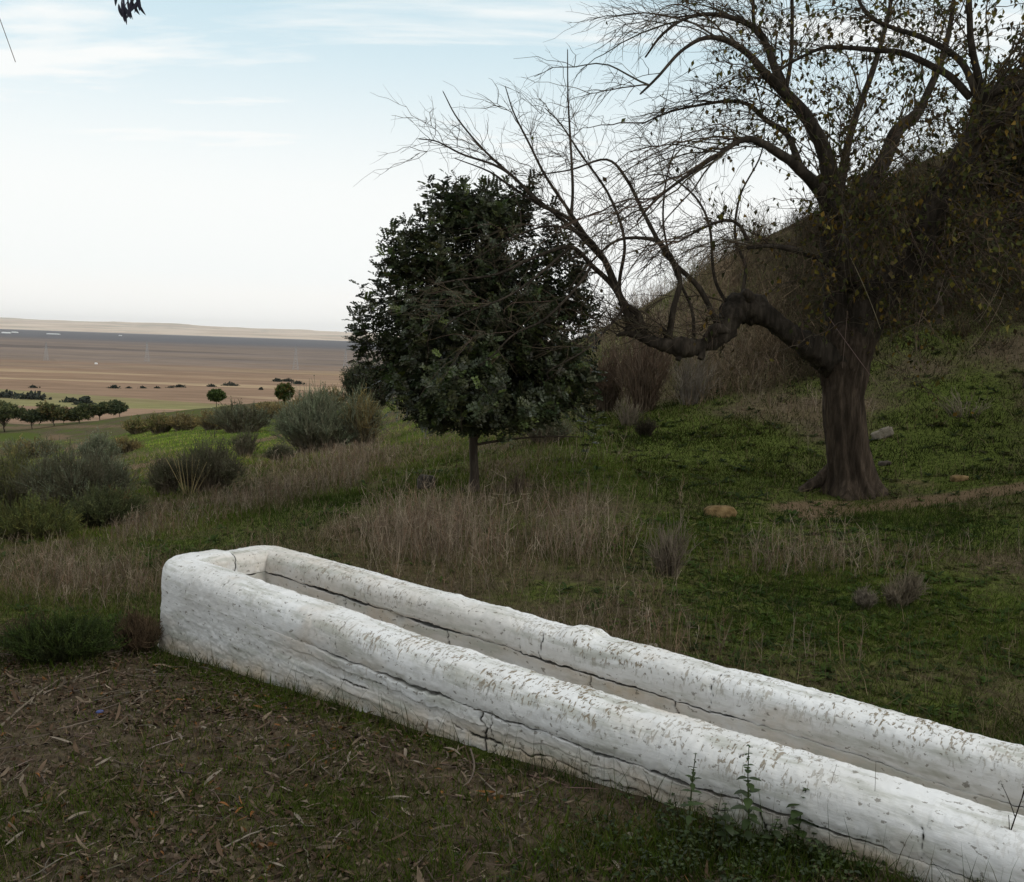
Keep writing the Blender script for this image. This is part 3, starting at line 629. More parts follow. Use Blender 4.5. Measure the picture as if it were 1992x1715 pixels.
# ------------------------------------------------------------------ trees
MPP = lambda d: d / FPX                                  # metres per photo pixel at depth d
M_BARK_MUL = bark_mat('mulberry_bark', (0.034, 0.025, 0.018), (0.090, 0.066, 0.048), 8.0, 1.4)
M_BARK_DK = bark_mat('dark_bark', (0.026, 0.021, 0.016), (0.068, 0.054, 0.041), 7.0, 0.8)
M_BARK_CAR = bark_mat('smooth_bark', (0.065, 0.050, 0.038), (0.10, 0.08, 0.062), 9.0, 0.4)
def rough_tube(pts, rad, K, S, amp, seed, fr=9.0):
    """a limb: one bark tube with lumps and furrows"""
    p = curve(pts, K); r = np.interp(np.linspace(0, 1, K), np.linspace(0, 1, len(rad)), rad)
    v, f = tubes(p[None], r[None], S)
    c = np.repeat(p, S, 0); n = unit(v - c); rr = np.repeat(r, S)
    v = v + n * (rr * amp * (fbm(v[:, 0] * fr, v[:, 1] * fr, v[:, 2] * fr * 0.5, seed, 4) + 0.6 * fbm(v[:, 0] * fr * 3, v[:, 1] * fr * 3, v[:, 2] * fr, seed + 5, 3)))[:, None]
    k = len(v); v = np.concatenate([v, p[:1], p[-1:] + (p[-1] - p[-2]) * 0.3]); j = np.arange(S)
    capf = np.concatenate([np.stack([np.full(S, k), (j + 1) % S, j], 1), np.stack([np.full(S, k + 1), (K - 1) * S + j, (K - 1) * S + (j + 1) % S], 1)])
    return v, f, capf, p, r
def limb(mb, pts, rad, K=24, S=12, amp=0.12, seed=0, fr=9.0):
    v, f, cf, p, r = rough_tube(pts, rad, K, S, amp, seed, fr); mb.add(v, f); mb.f.append(cf + mb.n - len(v)); return p, r

# ---- the old mulberry
def build_mulberry():
    D = 11.0; m = MPP(D)
    base = on_ground(1652, 962); D = base[1]; m = MPP(D)
    root = thing('mulberry_tree', 'old nearly leafless tree with thick trunk and elbowed low limb on the green bank', 'tree', base)
    def Q(px, py, dy=0.0): return P(px, py, D + dy)
    # trunk with flared, furrowed foot
    S, K = 72, 90
    axis = curve([Q(1668, 985), Q(1659, 930), Q(1648, 855), Q(1641, 770), Q(1644, 715), Q(1652, 660), Q(1660, 610)], K)
    rr = np.interp(np.linspace(0, 1, K), [0, .08, .17, .3, .5, .68, .8, .9, 1], np.array([56, 49, 41, 36, 35, 43, 48, 40, 24]) * m)
    th = np.linspace(0, 2 * math.pi, S, endpoint=False); h = np.linspace(0, 1, K)[:, None]
    flare = np.exp(-h * 10.0) * 1.25
    lob = 0
    for a0, wd_, am in [(0.05, .30, 1.0), (3.05, .34, .75), (-2.15, .26, .9), (-1.35, .22, .55), (-.65, .26, .8), (1.3, .4, .7), (2.2, .35, .6)]:
        dth = np.angle(np.exp(1j * (th - a0))); lob = lob + am * np.exp(-(dth / wd_) ** 2)
    lob = lob[None] * (1 + .25 * fbm(np.cos(th)[None] * 2 + 9 + 0 * h, np.sin(th)[None] * 2 + 0 * h, h * 9, 215, 3))
    fur = 0.07 * np.sin(th * 9 + 3 * fbm(h * 3, th[None] * 0, None, 210, 2)[:, :1])[None][0] if False else 0
    v = np.zeros((K, S, 3)); v[:] = axis[:, None]
    nx = np.cos(th)[None] * np.ones((K, 1)); ny = np.sin(th)[None] * np.ones((K, 1))
    fu = fbm(nx * 3.2 + 5, ny * 3.2, h * 2.2 + 0 * nx, 211, 4)
    fu2 = 1 - 2 * np.abs(fbm(nx * 5, ny * 5, h * 2.5 + 0 * nx, 212, 3))
    lump = fbm(nx * 1.6, ny * 1.6, h * 7 + 0 * nx, 213, 4)
    r = rr[:, None] * (1 + flare * lob * 0.9 + 0.15 * fu + 0.16 * fu2 + 0.14 * lump * (h > 0.55) + 0.06 * lump)
    v[..., 0] += nx * r; v[..., 1] += ny * r * 0.95
    i = np.arange(K - 1)[:, None] * S; j = np.arange(S)[None]; j2 = (j + 1) % S
    mb = MB().add(v.reshape(-1, 3), np.stack([i + j, i + j2, i + S + j2, i + S + j], -1).reshape(-1, 4))
    g = lambda px, py: on_ground(px, py) - np.array([0, 0, 0.05])
    limb(mb, [g(1548, 958), Q(1574, 944, .05), Q(1600, 930, .08), Q(1622, 900, .15)], np.array([5, 10, 12, 10]) * m, 20, 14, 0.3, 230, 14)
    trunk = mb.build('trunk', M_BARK_MUL, root)
    extra = []; paths = []                                              # (points, radii) kept for shoots
    def branch(pts, rad, seed, S=12, amp=0.16, K=30):
        b = MB(); p, r = limb(b, [Q(*q) for q in pts], np.array(rad) * m * (1.0 if seed in (240, 241, 247) else .82), K, S, amp, seed, 11); b.build('branch', M_BARK_DK, root); paths.append((p, r)); return p, r
    L = branch([(1652, 715, 0), (1602, 690, -.1), (1548, 657, -.25), (1503, 622, -.3), (1470, 604, -.3), (1438, 601, -.3), (1418, 622, -.35), (1404, 652, -.4), (1369, 671, -.45), (1326, 675, -.5), (1279, 667, -.5), (1252, 657, -.5), (1222, 648, -.5), (1199, 652, -.5)],
               [38, 29, 20, 20, 25, 28, 22, 18, 12, 17, 10, 9, 6, 3], 240, 22, 0.42, 150)
    L2 = branch([(1370, 668, -.45), (1392, 640, -.55), (1420, 645, -.6)], [9, 12, 4], 241, 14, .5, 16)
    for sx, sy, ex, ey, r_, sd_ in [(1365, 676, 1362, 698, 9, 231), (1322, 684, 1318, 700, 8, 232), (1460, 580, 1446, 566, 10, 233), (1250, 652, 1205, 588, 7, 234), (1300, 662, 1288, 640, 7, 235)]:
        branch([(sx, sy, -.45), ((sx + ex) / 2 + 2, (sy + ey) / 2, -.5), (ex, ey, -.52)], [r_ * 1.25, r_, r_ * .8], sd_, 12, .4, 12); paths.pop()
    A = branch([(1640, 660, 0), (1622, 560, 0), (1617, 470, 0.05), (1615, 358, .1), (1601, 287, .1), (1566, 224, .1), (1530, 184, .1), (1485, 139, 0), (1458, 107, 0), (1413, 78, -.1), (1369, 74, -.2), (1324, 100, -.3), (1279, 150, -.4), (1246, 182, -.4)],
               [34, 27, 24, 22, 17, 15, 13, 10, 8, 7, 5, 4, 3, 2], 242, 12, .16, 60)
    A2 = branch([(1535, 190, .1), (1512, 143, .2), (1494, 94, .2), (1472, 58, .2), (1431, 36, .1), (1378, 27, 0), (1333, 36, -.1), (1288, 67, -.2), (1256, 110, -.25)], [12, 10, 8.5, 7.5, 6, 4.5, 3.5, 3, 2], 243, 10, .14, 40)
    B = branch([(1618, 420, 0), (1597, 372, -.2), (1548, 322, -.4), (1512, 296, -.5), (1472, 273, -.6), (1440, 273, -.65), (1404, 296, -.7), (1351, 331, -.8), (1279, 385, -.9), (1240, 430, -.9)], [22, 16, 12, 10, 8, 7, 5, 4, 3, 2], 244, 10, .15, 40)
    C = branch([(1560, 332, -.3), (1548, 300, .0), (1530, 260, .2), (1490, 233, .3), (1454, 202, .4), (1409, 197, .5), (1351, 206, .5), (1297, 219, .5), (1250, 240, .5)], [9, 8, 7, 6, 5, 4, 3, 2.4, 1.6], 245, 8, .12, 36)
    Dd = branch([(1645, 560, .2), (1660, 470, .4), (1682, 372, .6), (1722, 309, .7), (1745, 255, .8), (1781, 224, .9), (1799, 193, 1.0), (1830, 120, 1.1), (1850, 40, 1.2), (1860, -60, 1.2)], [30, 26, 23, 19, 17, 14, 10, 8, 6, 4], 246, 12, .18, 50)
    E = branch([(1660, 660, 0), (1691, 605, -.1), (1732, 555, -.2), (1785, 500, -.4), (1800, 440, -.5), (1828, 385, -.6), (1870, 309, -.7), (1900, 250, -.8), (1915, 193, -.9), (1951, 170, -1), (2010, 160, -1), (2080, 120, -1)], [42, 40, 34, 27, 24, 23, 20, 16, 11, 9, 7, 5], 247, 12, .2, 60)
    E2 = branch([(1885, 280, -.75), (1906, 264, -.9), (1942, 237, -1.1), (1992, 219, -1.3), (2080, 210, -1.5)], [15, 13, 11, 9, 6], 248, 10, .15, 24)
    Fq = branch([(1622, 440, .1), (1640, 330, .4), (1660, 240, .7), (1700, 130, .9), (1730, 20, 1.0), (1745, -80, 1.0)], [16, 11, 9, 7, 5, 3], 249, 8, .12, 30)
    for sd_, pts_, rr_ in [(255, [(1888, 190, -.85), (1850, 150, -.8), (1816, 130, -.7), (1760, 104, -.6), (1704, 97, -.5), (1640, 92, -.4), (1597, 94, -.35), (1545, 118, -.3), (1492, 150, -.3)], [9, 8, 7, 6.5, 6, 5, 4, 3, 2]), (256, [(1905, 200, -.9), (1870, 120, -.9), (1800, 75, -.8), (1740, 55, -.7), (1690, 30, -.6), (1660, -20, -.5)], [8, 7, 6, 5, 4, 3]), (257, [(1912, 180, -.9), (1890, 90, -1.), (1885, 0, -1.1), (1880, -60, -1.1)], [8, 7, 6, 5]), (258, [(1530, 170, .1), (1539, 110, .2), (1541, 40, .2), (1540, -40, .2)], [5.5, 5, 4.5, 4]), (259, [(1475, 70, .1), (1466, 40, .1), (1465, -40, .1)], [5, 4.5, 4])]:
        p_, r_ = branch(pts_, rr_, sd_, 8, .12, 30); paths.pop(); paths.append((p_, r_)) if False else extra.append((p_, r_))
    G = branch([(1630, 520, -.2), (1560, 490, -.5), (1500, 478, -.7), (1454, 482, -.8)], [9, 7, 5, 3], 250, 8, .2, 20)
    H = branch([(1455, 470, -.5), (1440, 440, -.55), (1415, 428, -.6), (1370, 442, -.7), (1320, 470, -.8)], [5, 4, 3.5, 3, 2], 251, 8, .1, 16)
    # long arching shoots off the low limb
    up = [[(1252, 650, -.5), (1240, 610, -.5), (1212, 586, -.5), (1180, 512, -.5), (1143, 463, -.5), (1102, 422, -.5), (1049, 398, -.5), (992, 361, -.5), (951, 333, -.5), (886, 308, -.5)],
          [(1222, 645, -.5), (1220, 618, -.5), (1196, 561, -.6), (1151, 516, -.7), (1110, 480, -.8), (1040, 500, -.9), (967, 533, -1.), (886, 545, -1.1), (830, 556, -1.2)],
          [(1300, 664, -.5), (1310, 600, -.6), (1322, 540, -.6), (1290, 478, -.6), (1250, 463, -.7), (1195, 470, -.8), (1140, 520, -.9), (1100, 570, -1.0)],
          [(1230, 640, -.5), (1205, 560, -.3), (1215, 470, -.2), (1185, 380, -.2), (1130, 300, -.2), (1090, 240, -.2), (1060, 210, -.2)],
          [(1400, 640, -.4), (1360, 560, -.5), (1300, 500, -.5), (1255, 420, -.5), (1220, 350, -.5), (1180, 310, -.5), (1110, 330, -.6), (1040, 340, -.7)],
          [(1180, 512, -.5), (1110, 440, -.4), (1060, 400, -.4), (1000, 345, -.4), (940, 290, -.4), (890, 230, -.4), (862, 178, -.4)],
          [(1143, 463, -.5), (1100, 400, -.6), (1060, 340, -.6), (1030, 280, -.6), (1000, 220, -.6), (983, 168, -.6)],
          [(1110, 430, -.5), (1114, 370, -.4), (1110, 280, -.4), (1105, 190, -.4), (1104, 97, -.4)],
          [(1049, 398, -.5), (1000, 345, -.6), (960, 320, -.6), (900, 300, -.7), (850, 275, -.7), (815, 270, -.8)],
          [(1196, 561, -.6), (1160, 480, -.9), (1120, 450, -1.1), (1060, 440, -1.2), (980, 470, -1.3), (900, 520, -1.3)],
          [(1350, 668, -.45), (1345, 600, -.3), (1310, 520, -.2), (1290, 430, -.2), (1300, 330, -.2), (1330, 250, -.2)],
          [(1420, 600, -.3), (1390, 540, -.2), (1380, 440, -.1), (1350, 380, 0), (1290, 340, 0), (1230, 350, 0)],
          [(1151, 516, -.7), (1120, 560, -1.), (1060, 620, -1.2), (1000, 650, -1.3), (960, 690, -1.4), (930, 712, -1.4)],
          [(1110, 480, -.8), (1040, 540, -1.1), (980, 580, -1.3), (900, 610, -1.4), (860, 640, -1.5)],
          [(1215, 600, -.5), (1180, 640, -.9), (1140, 680, -1.1), (1070, 720, -1.2), (1066, 735, -1.2)],
          [(1440, 590, -.3), (1450, 520, -.2), (1430, 460, -.2), (1440, 380, -.1), (1480, 300, 0), (1490, 220, 0)]]
    for k, s in enumerate(up):
        n = len(s); r0 = [9, 8, 8, 5, 7, 5, 4.5, 4.2, 4, 4, 4.5, 4.5, 3.5, 3.2, 3, 4.5][k]
        branch(s, list(np.linspace(r0, 1.0, n)), 260 + k, 7, .08, 36)
    # side branches that arch over, whips on them, twigs on the whips
    SB, SR, W, Wr = [], [], [], []
    def start(p, n, t0, t1):
        k = rng.uniform(t0, t1, n) * (len(p) - 1.001); i = np.minimum(k.astype(int), len(p) - 2); u = (k - i)[:, None]
        return p[i] * (1 - u) + p[i + 1] * u, unit(p[i + 1] - p[i])
    def arcs(p, n, length, t0=.25, t1=1.0, rise=.5, droop=.5, bias=(0, 0, 0), along=.8, spread=.35, r0=.009):
        b, tg = start(p, n, t0, t1); d = unit(tg * along + rng.normal(0, spread, (n, 3)) * np.array([1, 1, .7]) + np.array([0, 0, rise]) + np.array(bias))
        ln = length * rng.uniform(.45, 1.2, n)[:, None]; mid = b + d * ln * .6; hz = d * np.array([1, 1, .15]) + np.array(bias) * .5
        end = mid + unit(hz) * ln * .45 - np.array([0, 0, 1.0]) * ln * droop * rng.uniform(.2, 1, (n, 1)); c = bez(b, mid, end, 12)
        c[:, 1:] += np.cumsum(rng.normal(0, .013, (n, 11, 3)), 1) * ln[:, None]; SB.append(c); SR.append(np.linspace(1, .28, 12)[None] * r0 * rng.uniform(.6, 1.2, (n, 1)) * np.sqrt(ln)); return c
    lf = (-.35, 0, 0)
    for q, n, ln, t0, rise, droop, bias in [(0, 26, .9, .4, .9, .35, (-.1, 0, 0)), (2, 22, 1.25, .3, .5, .6, lf), (3, 17, 1.15, .1, .5, .6, lf), (4, 24, 1.35, .25, .25, .8, (-.5, 0, 0)), (5, 15, 1.0, .2, .4, .6, lf), (6, 34, 1.4, .2, .6, .5, (.05, -.1, 0)), (7, 48, 1.6, .25, .5, .6, (.1, -.1, 0)), (8, 22, 1.4, 0, .4, .6, (.2, 0, 0)), (9, 26, 1.3, .2, .7, .5, (0, -.1, 0)), (10, 10, 1.0, .1, .3, .6, (-.3, 0, 0)), (11, 8, .8, .1, .4, .6, (-.3, 0, 0))]:
        arcs(paths[q][0], n, ln, t0, 1.0, rise, droop, bias)
    for p, r in extra: arcs(p, 12, .9, .1, 1.0, .5, .5, (-.1, 0, 0), r0=.006)
    for p, r in paths[12:]: arcs(p, 3, .6, .2, .8, .7, .4, (-.05, 0, 0), r0=.006)
    # upright suckers out of the head of the trunk, long pale strands hanging on the right
    arcs(curve([Q(1600, 400, -.1), Q(1640, 420, .1), Q(1700, 400, .1)], 12), 20, 1.7, 0, 1, 1.2, .2, (0, 0, 0), .1, .5, .006)
    arcs(curve([Q(1600, 690), Q(1690, 640), Q(1640, 560), Q(1700, 590)], 20), 32, 1.0, 0, 1, .5, .5, (0, -.3, 0), .2, .6, .006)
    arcs(curve([Q(1590, 400, -.2), Q(1660, 430, -.2), Q(1720, 430, -.2), Q(1800, 440, -.3)], 20), 48, 1.0, 0, 1, .4, .6, (0, -.3, 0), .2, .7, .006)
    arcs(curve([Q(1700, 560, -.2), Q(1760, 520, -.3), Q(1840, 480, -.4), Q(1930, 440, -.6), Q(2010, 400, -.6)], 20), 50, 1.3, 0, 1, .2, .8, (.1, -.3, 0), .3, .7, .006)
    Bc = np.concatenate(SB); Brad = np.concatenate(SR)
    def off(C, n_each, length, r0, K, spread, keep=.9, lo=2):
        idx = np.repeat(np.arange(len(C)), n_each); k = rng.integers(lo, C.shape[1] - 1, len(idx)); b = C[idx, k]; tg = unit(C[idx, k + 1] - C[idx, k]); ln = length * rng.uniform(.35, 1.3, (len(idx), 1))
        d = unit(tg * keep + rng.normal(0, spread, (len(idx), 3)) + np.array([0, 0, .18])); T = bez(b, b + d * ln * .55, b + d * ln + (tg * .2 - np.array([0, 0, 1.0]) * rng.uniform(-.15, .35, (len(idx), 1))) * ln, K); T[:, 1:] += np.cumsum(rng.normal(0, .038, (len(idx), K - 1, 3)), 1) * ln[:, None]
        return T, np.linspace(1, .4, K)[None] * r0 * rng.uniform(.7, 1.2, (len(idx), 1))
    W1, R1 = off(Bc, 9, .45, .0034, 7, .6, .75)
    b2 = []
    for (p, r), n in zip([paths[q] for q in range(2, 12)] + paths[12:], [22] * 10 + [8] * 40):
        b, tg = start(p, n, .15, .88); ln = rng.uniform(.15, .45, (n, 1)); d = unit(tg * .35 + rng.normal(0, .65, (n, 3)) + np.array([0, 0, .45])); q7 = bez(b, b + d * ln * .55, b + d * ln + rng.normal(0, .2, (n, 3)) * ln, 7); q7[:, 1:] += np.cumsum(rng.normal(0, .035, (n, 6, 3)), 1) * ln[:, None]; b2.append(q7)
    b2 = np.concatenate(b2); W1 = np.concatenate([W1, b2]); R1 = np.concatenate([R1, np.linspace(1, .4, 7)[None] * .0032 * np.ones((len(b2), 1))])
    T, RT = off(W1, 2, .17, .0019, 5, .65, .75, 1)
    mbw = MB(); bark = (0.072, 0.056, 0.040)
    v, f = tubes(Bc, Brad, 5); mbw.add(v, f, rep(tint(len(Bc), bark, .25), 60)); v, f = tubes(W1, R1, 4); mbw.add(v, f, rep(tint(len(W1), bark, .3), 28)); v, f = tubes(T, RT, 3); mbw.add(v, f, rep(tint(len(T), bark, .3), 15))
    st_ = []                                                # pale dead strands in front of the dark right half
    for k in range(16):
        x, y = rng.uniform(1600, 1990), rng.uniform(360, 640); a = rng.uniform(-.9, .9); l = rng.uniform(60, 190); st_.append(bez(Q(x, y, -.6 + rng.normal(0, .2))[None], Q(x + a * l * .4, y + l * .45, -.75)[None], Q(x + a * l * .9 + rng.normal(0, 25), y + l * .9, -.8)[None], 8)[0])
    v, f = tubes(np.array(st_), np.linspace(.0034, .0016, 8)[None] * np.ones((16, 1)), 4); mbw.add(v, f, rep(tint(16, (.15, .115, .085), .3), 32))
    tw = mbw.build('twigs', M_TWIG, root); tw['kind'] = 'stuff'; Wc = W1
    # leaves that still hang on, more of them to the right
    allp = np.concatenate([T[:, 1:].reshape(-1, 3), Wc[:, 3:].reshape(-1, 3), Bc[:, 3:].reshape(-1, 3)]); px, py = pix(allp[:, 0], allp[:, 1], allp[:, 2])
    keep = np.clip((px - 1300) / 560, 0.012, 1.0) * 0.21 + 0.05 * ((py > 330) & (px > 1560)) + .14 * blob(px, py, 1560, 300, 120, 150)
    keep = keep * np.where(px < 1150, 0.1, 1); q = allp[rng.random(len(allp)) < keep]; n = len(q)
    d = unit(rng.normal(0, .5, (n, 3)) + np.array([0, 0, -1.0])); cols = pick(n, [(0.055, 0.060, 0.016), (0.11, 0.092, 0.018), (0.13, 0.08, 0.014), (0.06, 0.042, 0.018), (0.036, 0.040, 0.014)], [.3, .2, .1, .25, .15]) * rng.uniform(.6, 1.3, (n, 1))
    v, f = kites(q, d, rand_unit(n), rng.uniform(.035, .085, n), rng.uniform(.025, .055, n), .2, .15)
    MB().add(v, f, rep(cols, 4)).build('leaves', M_LEAF, root)
    print('mulberry', D, len(Wc), len(T), n)
build_mulberry()
# ---- the carob
def build_carob():
    base = on_ground(922, 957); D = base[1]; m = MPP(D)
    root = thing('carob_tree', 'small dense dark evergreen with round crown on one thin straight trunk', 'tree', base)
    def Q(px, py, dy=0.0): return P(px, py, D + dy)
    mb = MB()
    limb(mb, [base - np.array([0, 0, .08]), Q(923, 925), Q(921, 880), Q(922, 830), Q(926, 760), Q(930, 660), Q(935, 540), Q(920, 430)], np.array([14, 9.5, 8.2, 8, 7.5, 6, 4, 1.5]) * m, 60, 14, .13, 300, 9)
    mb.build('trunk', M_BARK_CAR, root)
    # crown volume: blobs (px, py, depth offset m, rx, ry px)
    E = [(935, 655, 0, 188, 172), (925, 500, 0, 120, 130), (1040, 690, .1, 120, 130), (800, 640, 0, 85, 140), (960, 420, 0, 85, 60), (890, 750, -.2, 125, 80), (1010, 750, -.2, 130, 85), (920, 760, -.5, 160, 80), (848, 730, 0, 72, 62), (1075, 735, 0, 72, 75), (788, 635, 0, 62, 85), (1120, 600, .1, 40, 70), (1110, 680, 0, 60, 80), (1080, 540, .1, 70, 90), (790, 500, 0, 45, 55)]
    wts = np.array([e[3] * e[4] * e[3] for e in E]); wts = wts / wts.sum()
    NT_ = 2300; k = rng.choice(len(E), NT_, p=wts); u = rand_unit(NT_) * (rng.uniform(0.12, 1, (NT_, 1)) ** (1 / 2.6))
    cen = np.array([Q(e[0], e[1], e[2]) for e in E])[k]; rad = np.array([(e[3] * m, min(e[3], 200) * m, e[4] * m) for e in E])[k]
    tip = cen + u * rad
    lump = fbm(tip[:, 0] * 2.3, tip[:, 1] * 2.3, tip[:, 2] * 2.3, 301, 3); keepm = (lump > -0.20)
    zlow = Q(922, 838)[2]; keepm &= tip[:, 2] > zlow + 0.10 * fbm(tip[:, 0] * 4, tip[:, 1] * 4, None, 302, 2)
    tip = tip[keepm]
    # spires standing out of the crown
    sp = [(842, 352), (872, 344), (888, 346), (905, 360), (1035, 348), (985, 350), (765, 436), (795, 436), (698, 556), (690, 625), (735, 540), (755, 480), (815, 415), (1018, 370), (948, 362), (745, 500), (700, 600), (1075, 400), (1100, 440), (1128, 520), (1150, 590), (1160, 700), (1150, 770), (704, 650), (716, 580), (780, 460), (860, 372)]
    sp = [(x + rng.normal(0, 9) * (k > 0), y + abs(rng.normal(0, 26)) * (k > 0)) for k in range(4) for x, y in sp]
    spt = np.array([Q(x, y, rng.uniform(-.25, .25)) for x, y in sp])
    axc = np.array([np.interp(tip[:, 2], [Q(0, 830)[2], Q(0, 450)[2]], [Q(922, 830)[0], Q(930, 450)[0]]), np.full(len(tip), D), tip[:, 2]]).T
    out = unit(tip - axc + np.array([0, 0, 1e-4])); hgt = np.clip((tip[:, 2] - Q(0, 830)[2]) / (Q(0, 350)[2] - Q(0, 830)[2]), 0, 1)[:, None]
    td = unit(out * (1.0 - 0.5 * hgt) + np.array([0, 0, 1.0]) * (0.15 + 1.0 * hgt) + rng.normal(0, .3, (len(tip), 3)))
    ln = rng.uniform(.18, .34, (len(tip), 1)); b = tip - td * ln * .8
    spd = unit(np.array([[-.25 if x < 800 else (.2 if x > 1000 else 0), 0, 1.0] for x, y in sp]) + rng.normal(0, .1, (len(sp), 3))); spl = rng.uniform(.32, .5, (len(sp), 1))
    b = np.concatenate([b, spt - spd * spl]); td = np.concatenate([td, spd]); ln = np.concatenate([ln, spl])
    n = len(b); tw = bez(b, b + td * ln * .5 + rng.normal(0, .015, (n, 3)), b + td * ln, 5)
    # limbs from trunk to the twig feet
    lb = MB(); nl = 46; sel = rng.choice(n, nl, replace=False); z0 = Q(0, rng.uniform(0, 1))[2]
    s0 = np.array([Q(922 + rng.normal(0, 3), y) for y in rng.uniform(560, 835, nl)]); s0[:, 2] = np.minimum(s0[:, 2], b[sel][:, 2] - .15)
    s0[:, 2] = np.maximum(s0[:, 2], Q(0, 840)[2])
    lp = bez(s0, (s0 + b[sel]) / 2 + np.array([0, 0, .08]), b[sel], 8); v, f = tubes(lp, np.linspace(3.2, .9, 8)[None] * m * np.ones((nl, 1)), 6); lb.add(v, f, (.07, .055, .042))
    v, f = tubes(tw, np.linspace(.004, .0015, 5)[None] * np.ones((n, 1)), 4); lb.add(v, f, (.06, .05, .035)); lb.build('branches', M_TWIG, root)['kind'] = 'stuff'
    # pinnate leaves: 7 on a twig, 4-5 leaflet pairs each
    nl = 8; i = np.repeat(np.arange(n), nl); t = np.tile(np.linspace(.15, 1, nl), n) + rng.normal(0, .03, n * nl)
    kk = np.clip(t, 0, .999) * 4; k0 = kk.astype(int); fr = (kk - k0)[:, None]; lbp = tw[i, k0] * (1 - fr) + tw[i, k0 + 1] * fr
    tg = unit(tw[i, 4] - tw[i, 0]); az = np.tile(np.arange(nl) * 2.4, n) + rng.uniform(0, 6.3, n)[i]
    a = unit(np.cross(tg, np.array([.3, .9, .2]))); c = np.cross(tg, a); rd = np.cos(az)[:, None] * a + np.sin(az)[:, None] * c
    ld = unit(rd * np.where(t > .9, .35, 1)[:, None] + tg * .6 + rng.normal(0, .2, rd.shape)); lup = unit(tg + np.array([0, 0, .8]) + rng.normal(0, .35, rd.shape)); ll = rng.uniform(.085, .13, len(ld))[:, None]
    s = unit(np.cross(ld, lup)); nn = np.cross(s, ld)
    V = []; C = []; F_ = MB(); leafc = tint(len(ld), (0.042, 0.050, 0.022), .34, .09); young = rng.random(len(ld)) < .14; leafc[young] = leafc[young] * np.array([1.6, 1.7, 1.1])
    for j in range(5):
        tt = .18 + .2 * j; bp = lbp + ld * ll * tt - nn * (ll * .25 * tt ** 2)
        for sd in (-1, 1):
            dd = unit(s * sd + ld * .45 + nn * rng.normal(.12, .2, (len(ld), 1)))
            v, f = kites(bp, dd, unit(nn + rng.normal(0, .25, nn.shape)), rng.uniform(.036, .052, len(ld)), rng.uniform(.024, .034, len(ld)), .12, .1); F_.add(v, f, rep(leafc, 4))
    F_.build('crown', M_GLOSSY, root)
    print('carob', D, n, len(ld) * 10)
build_carob()

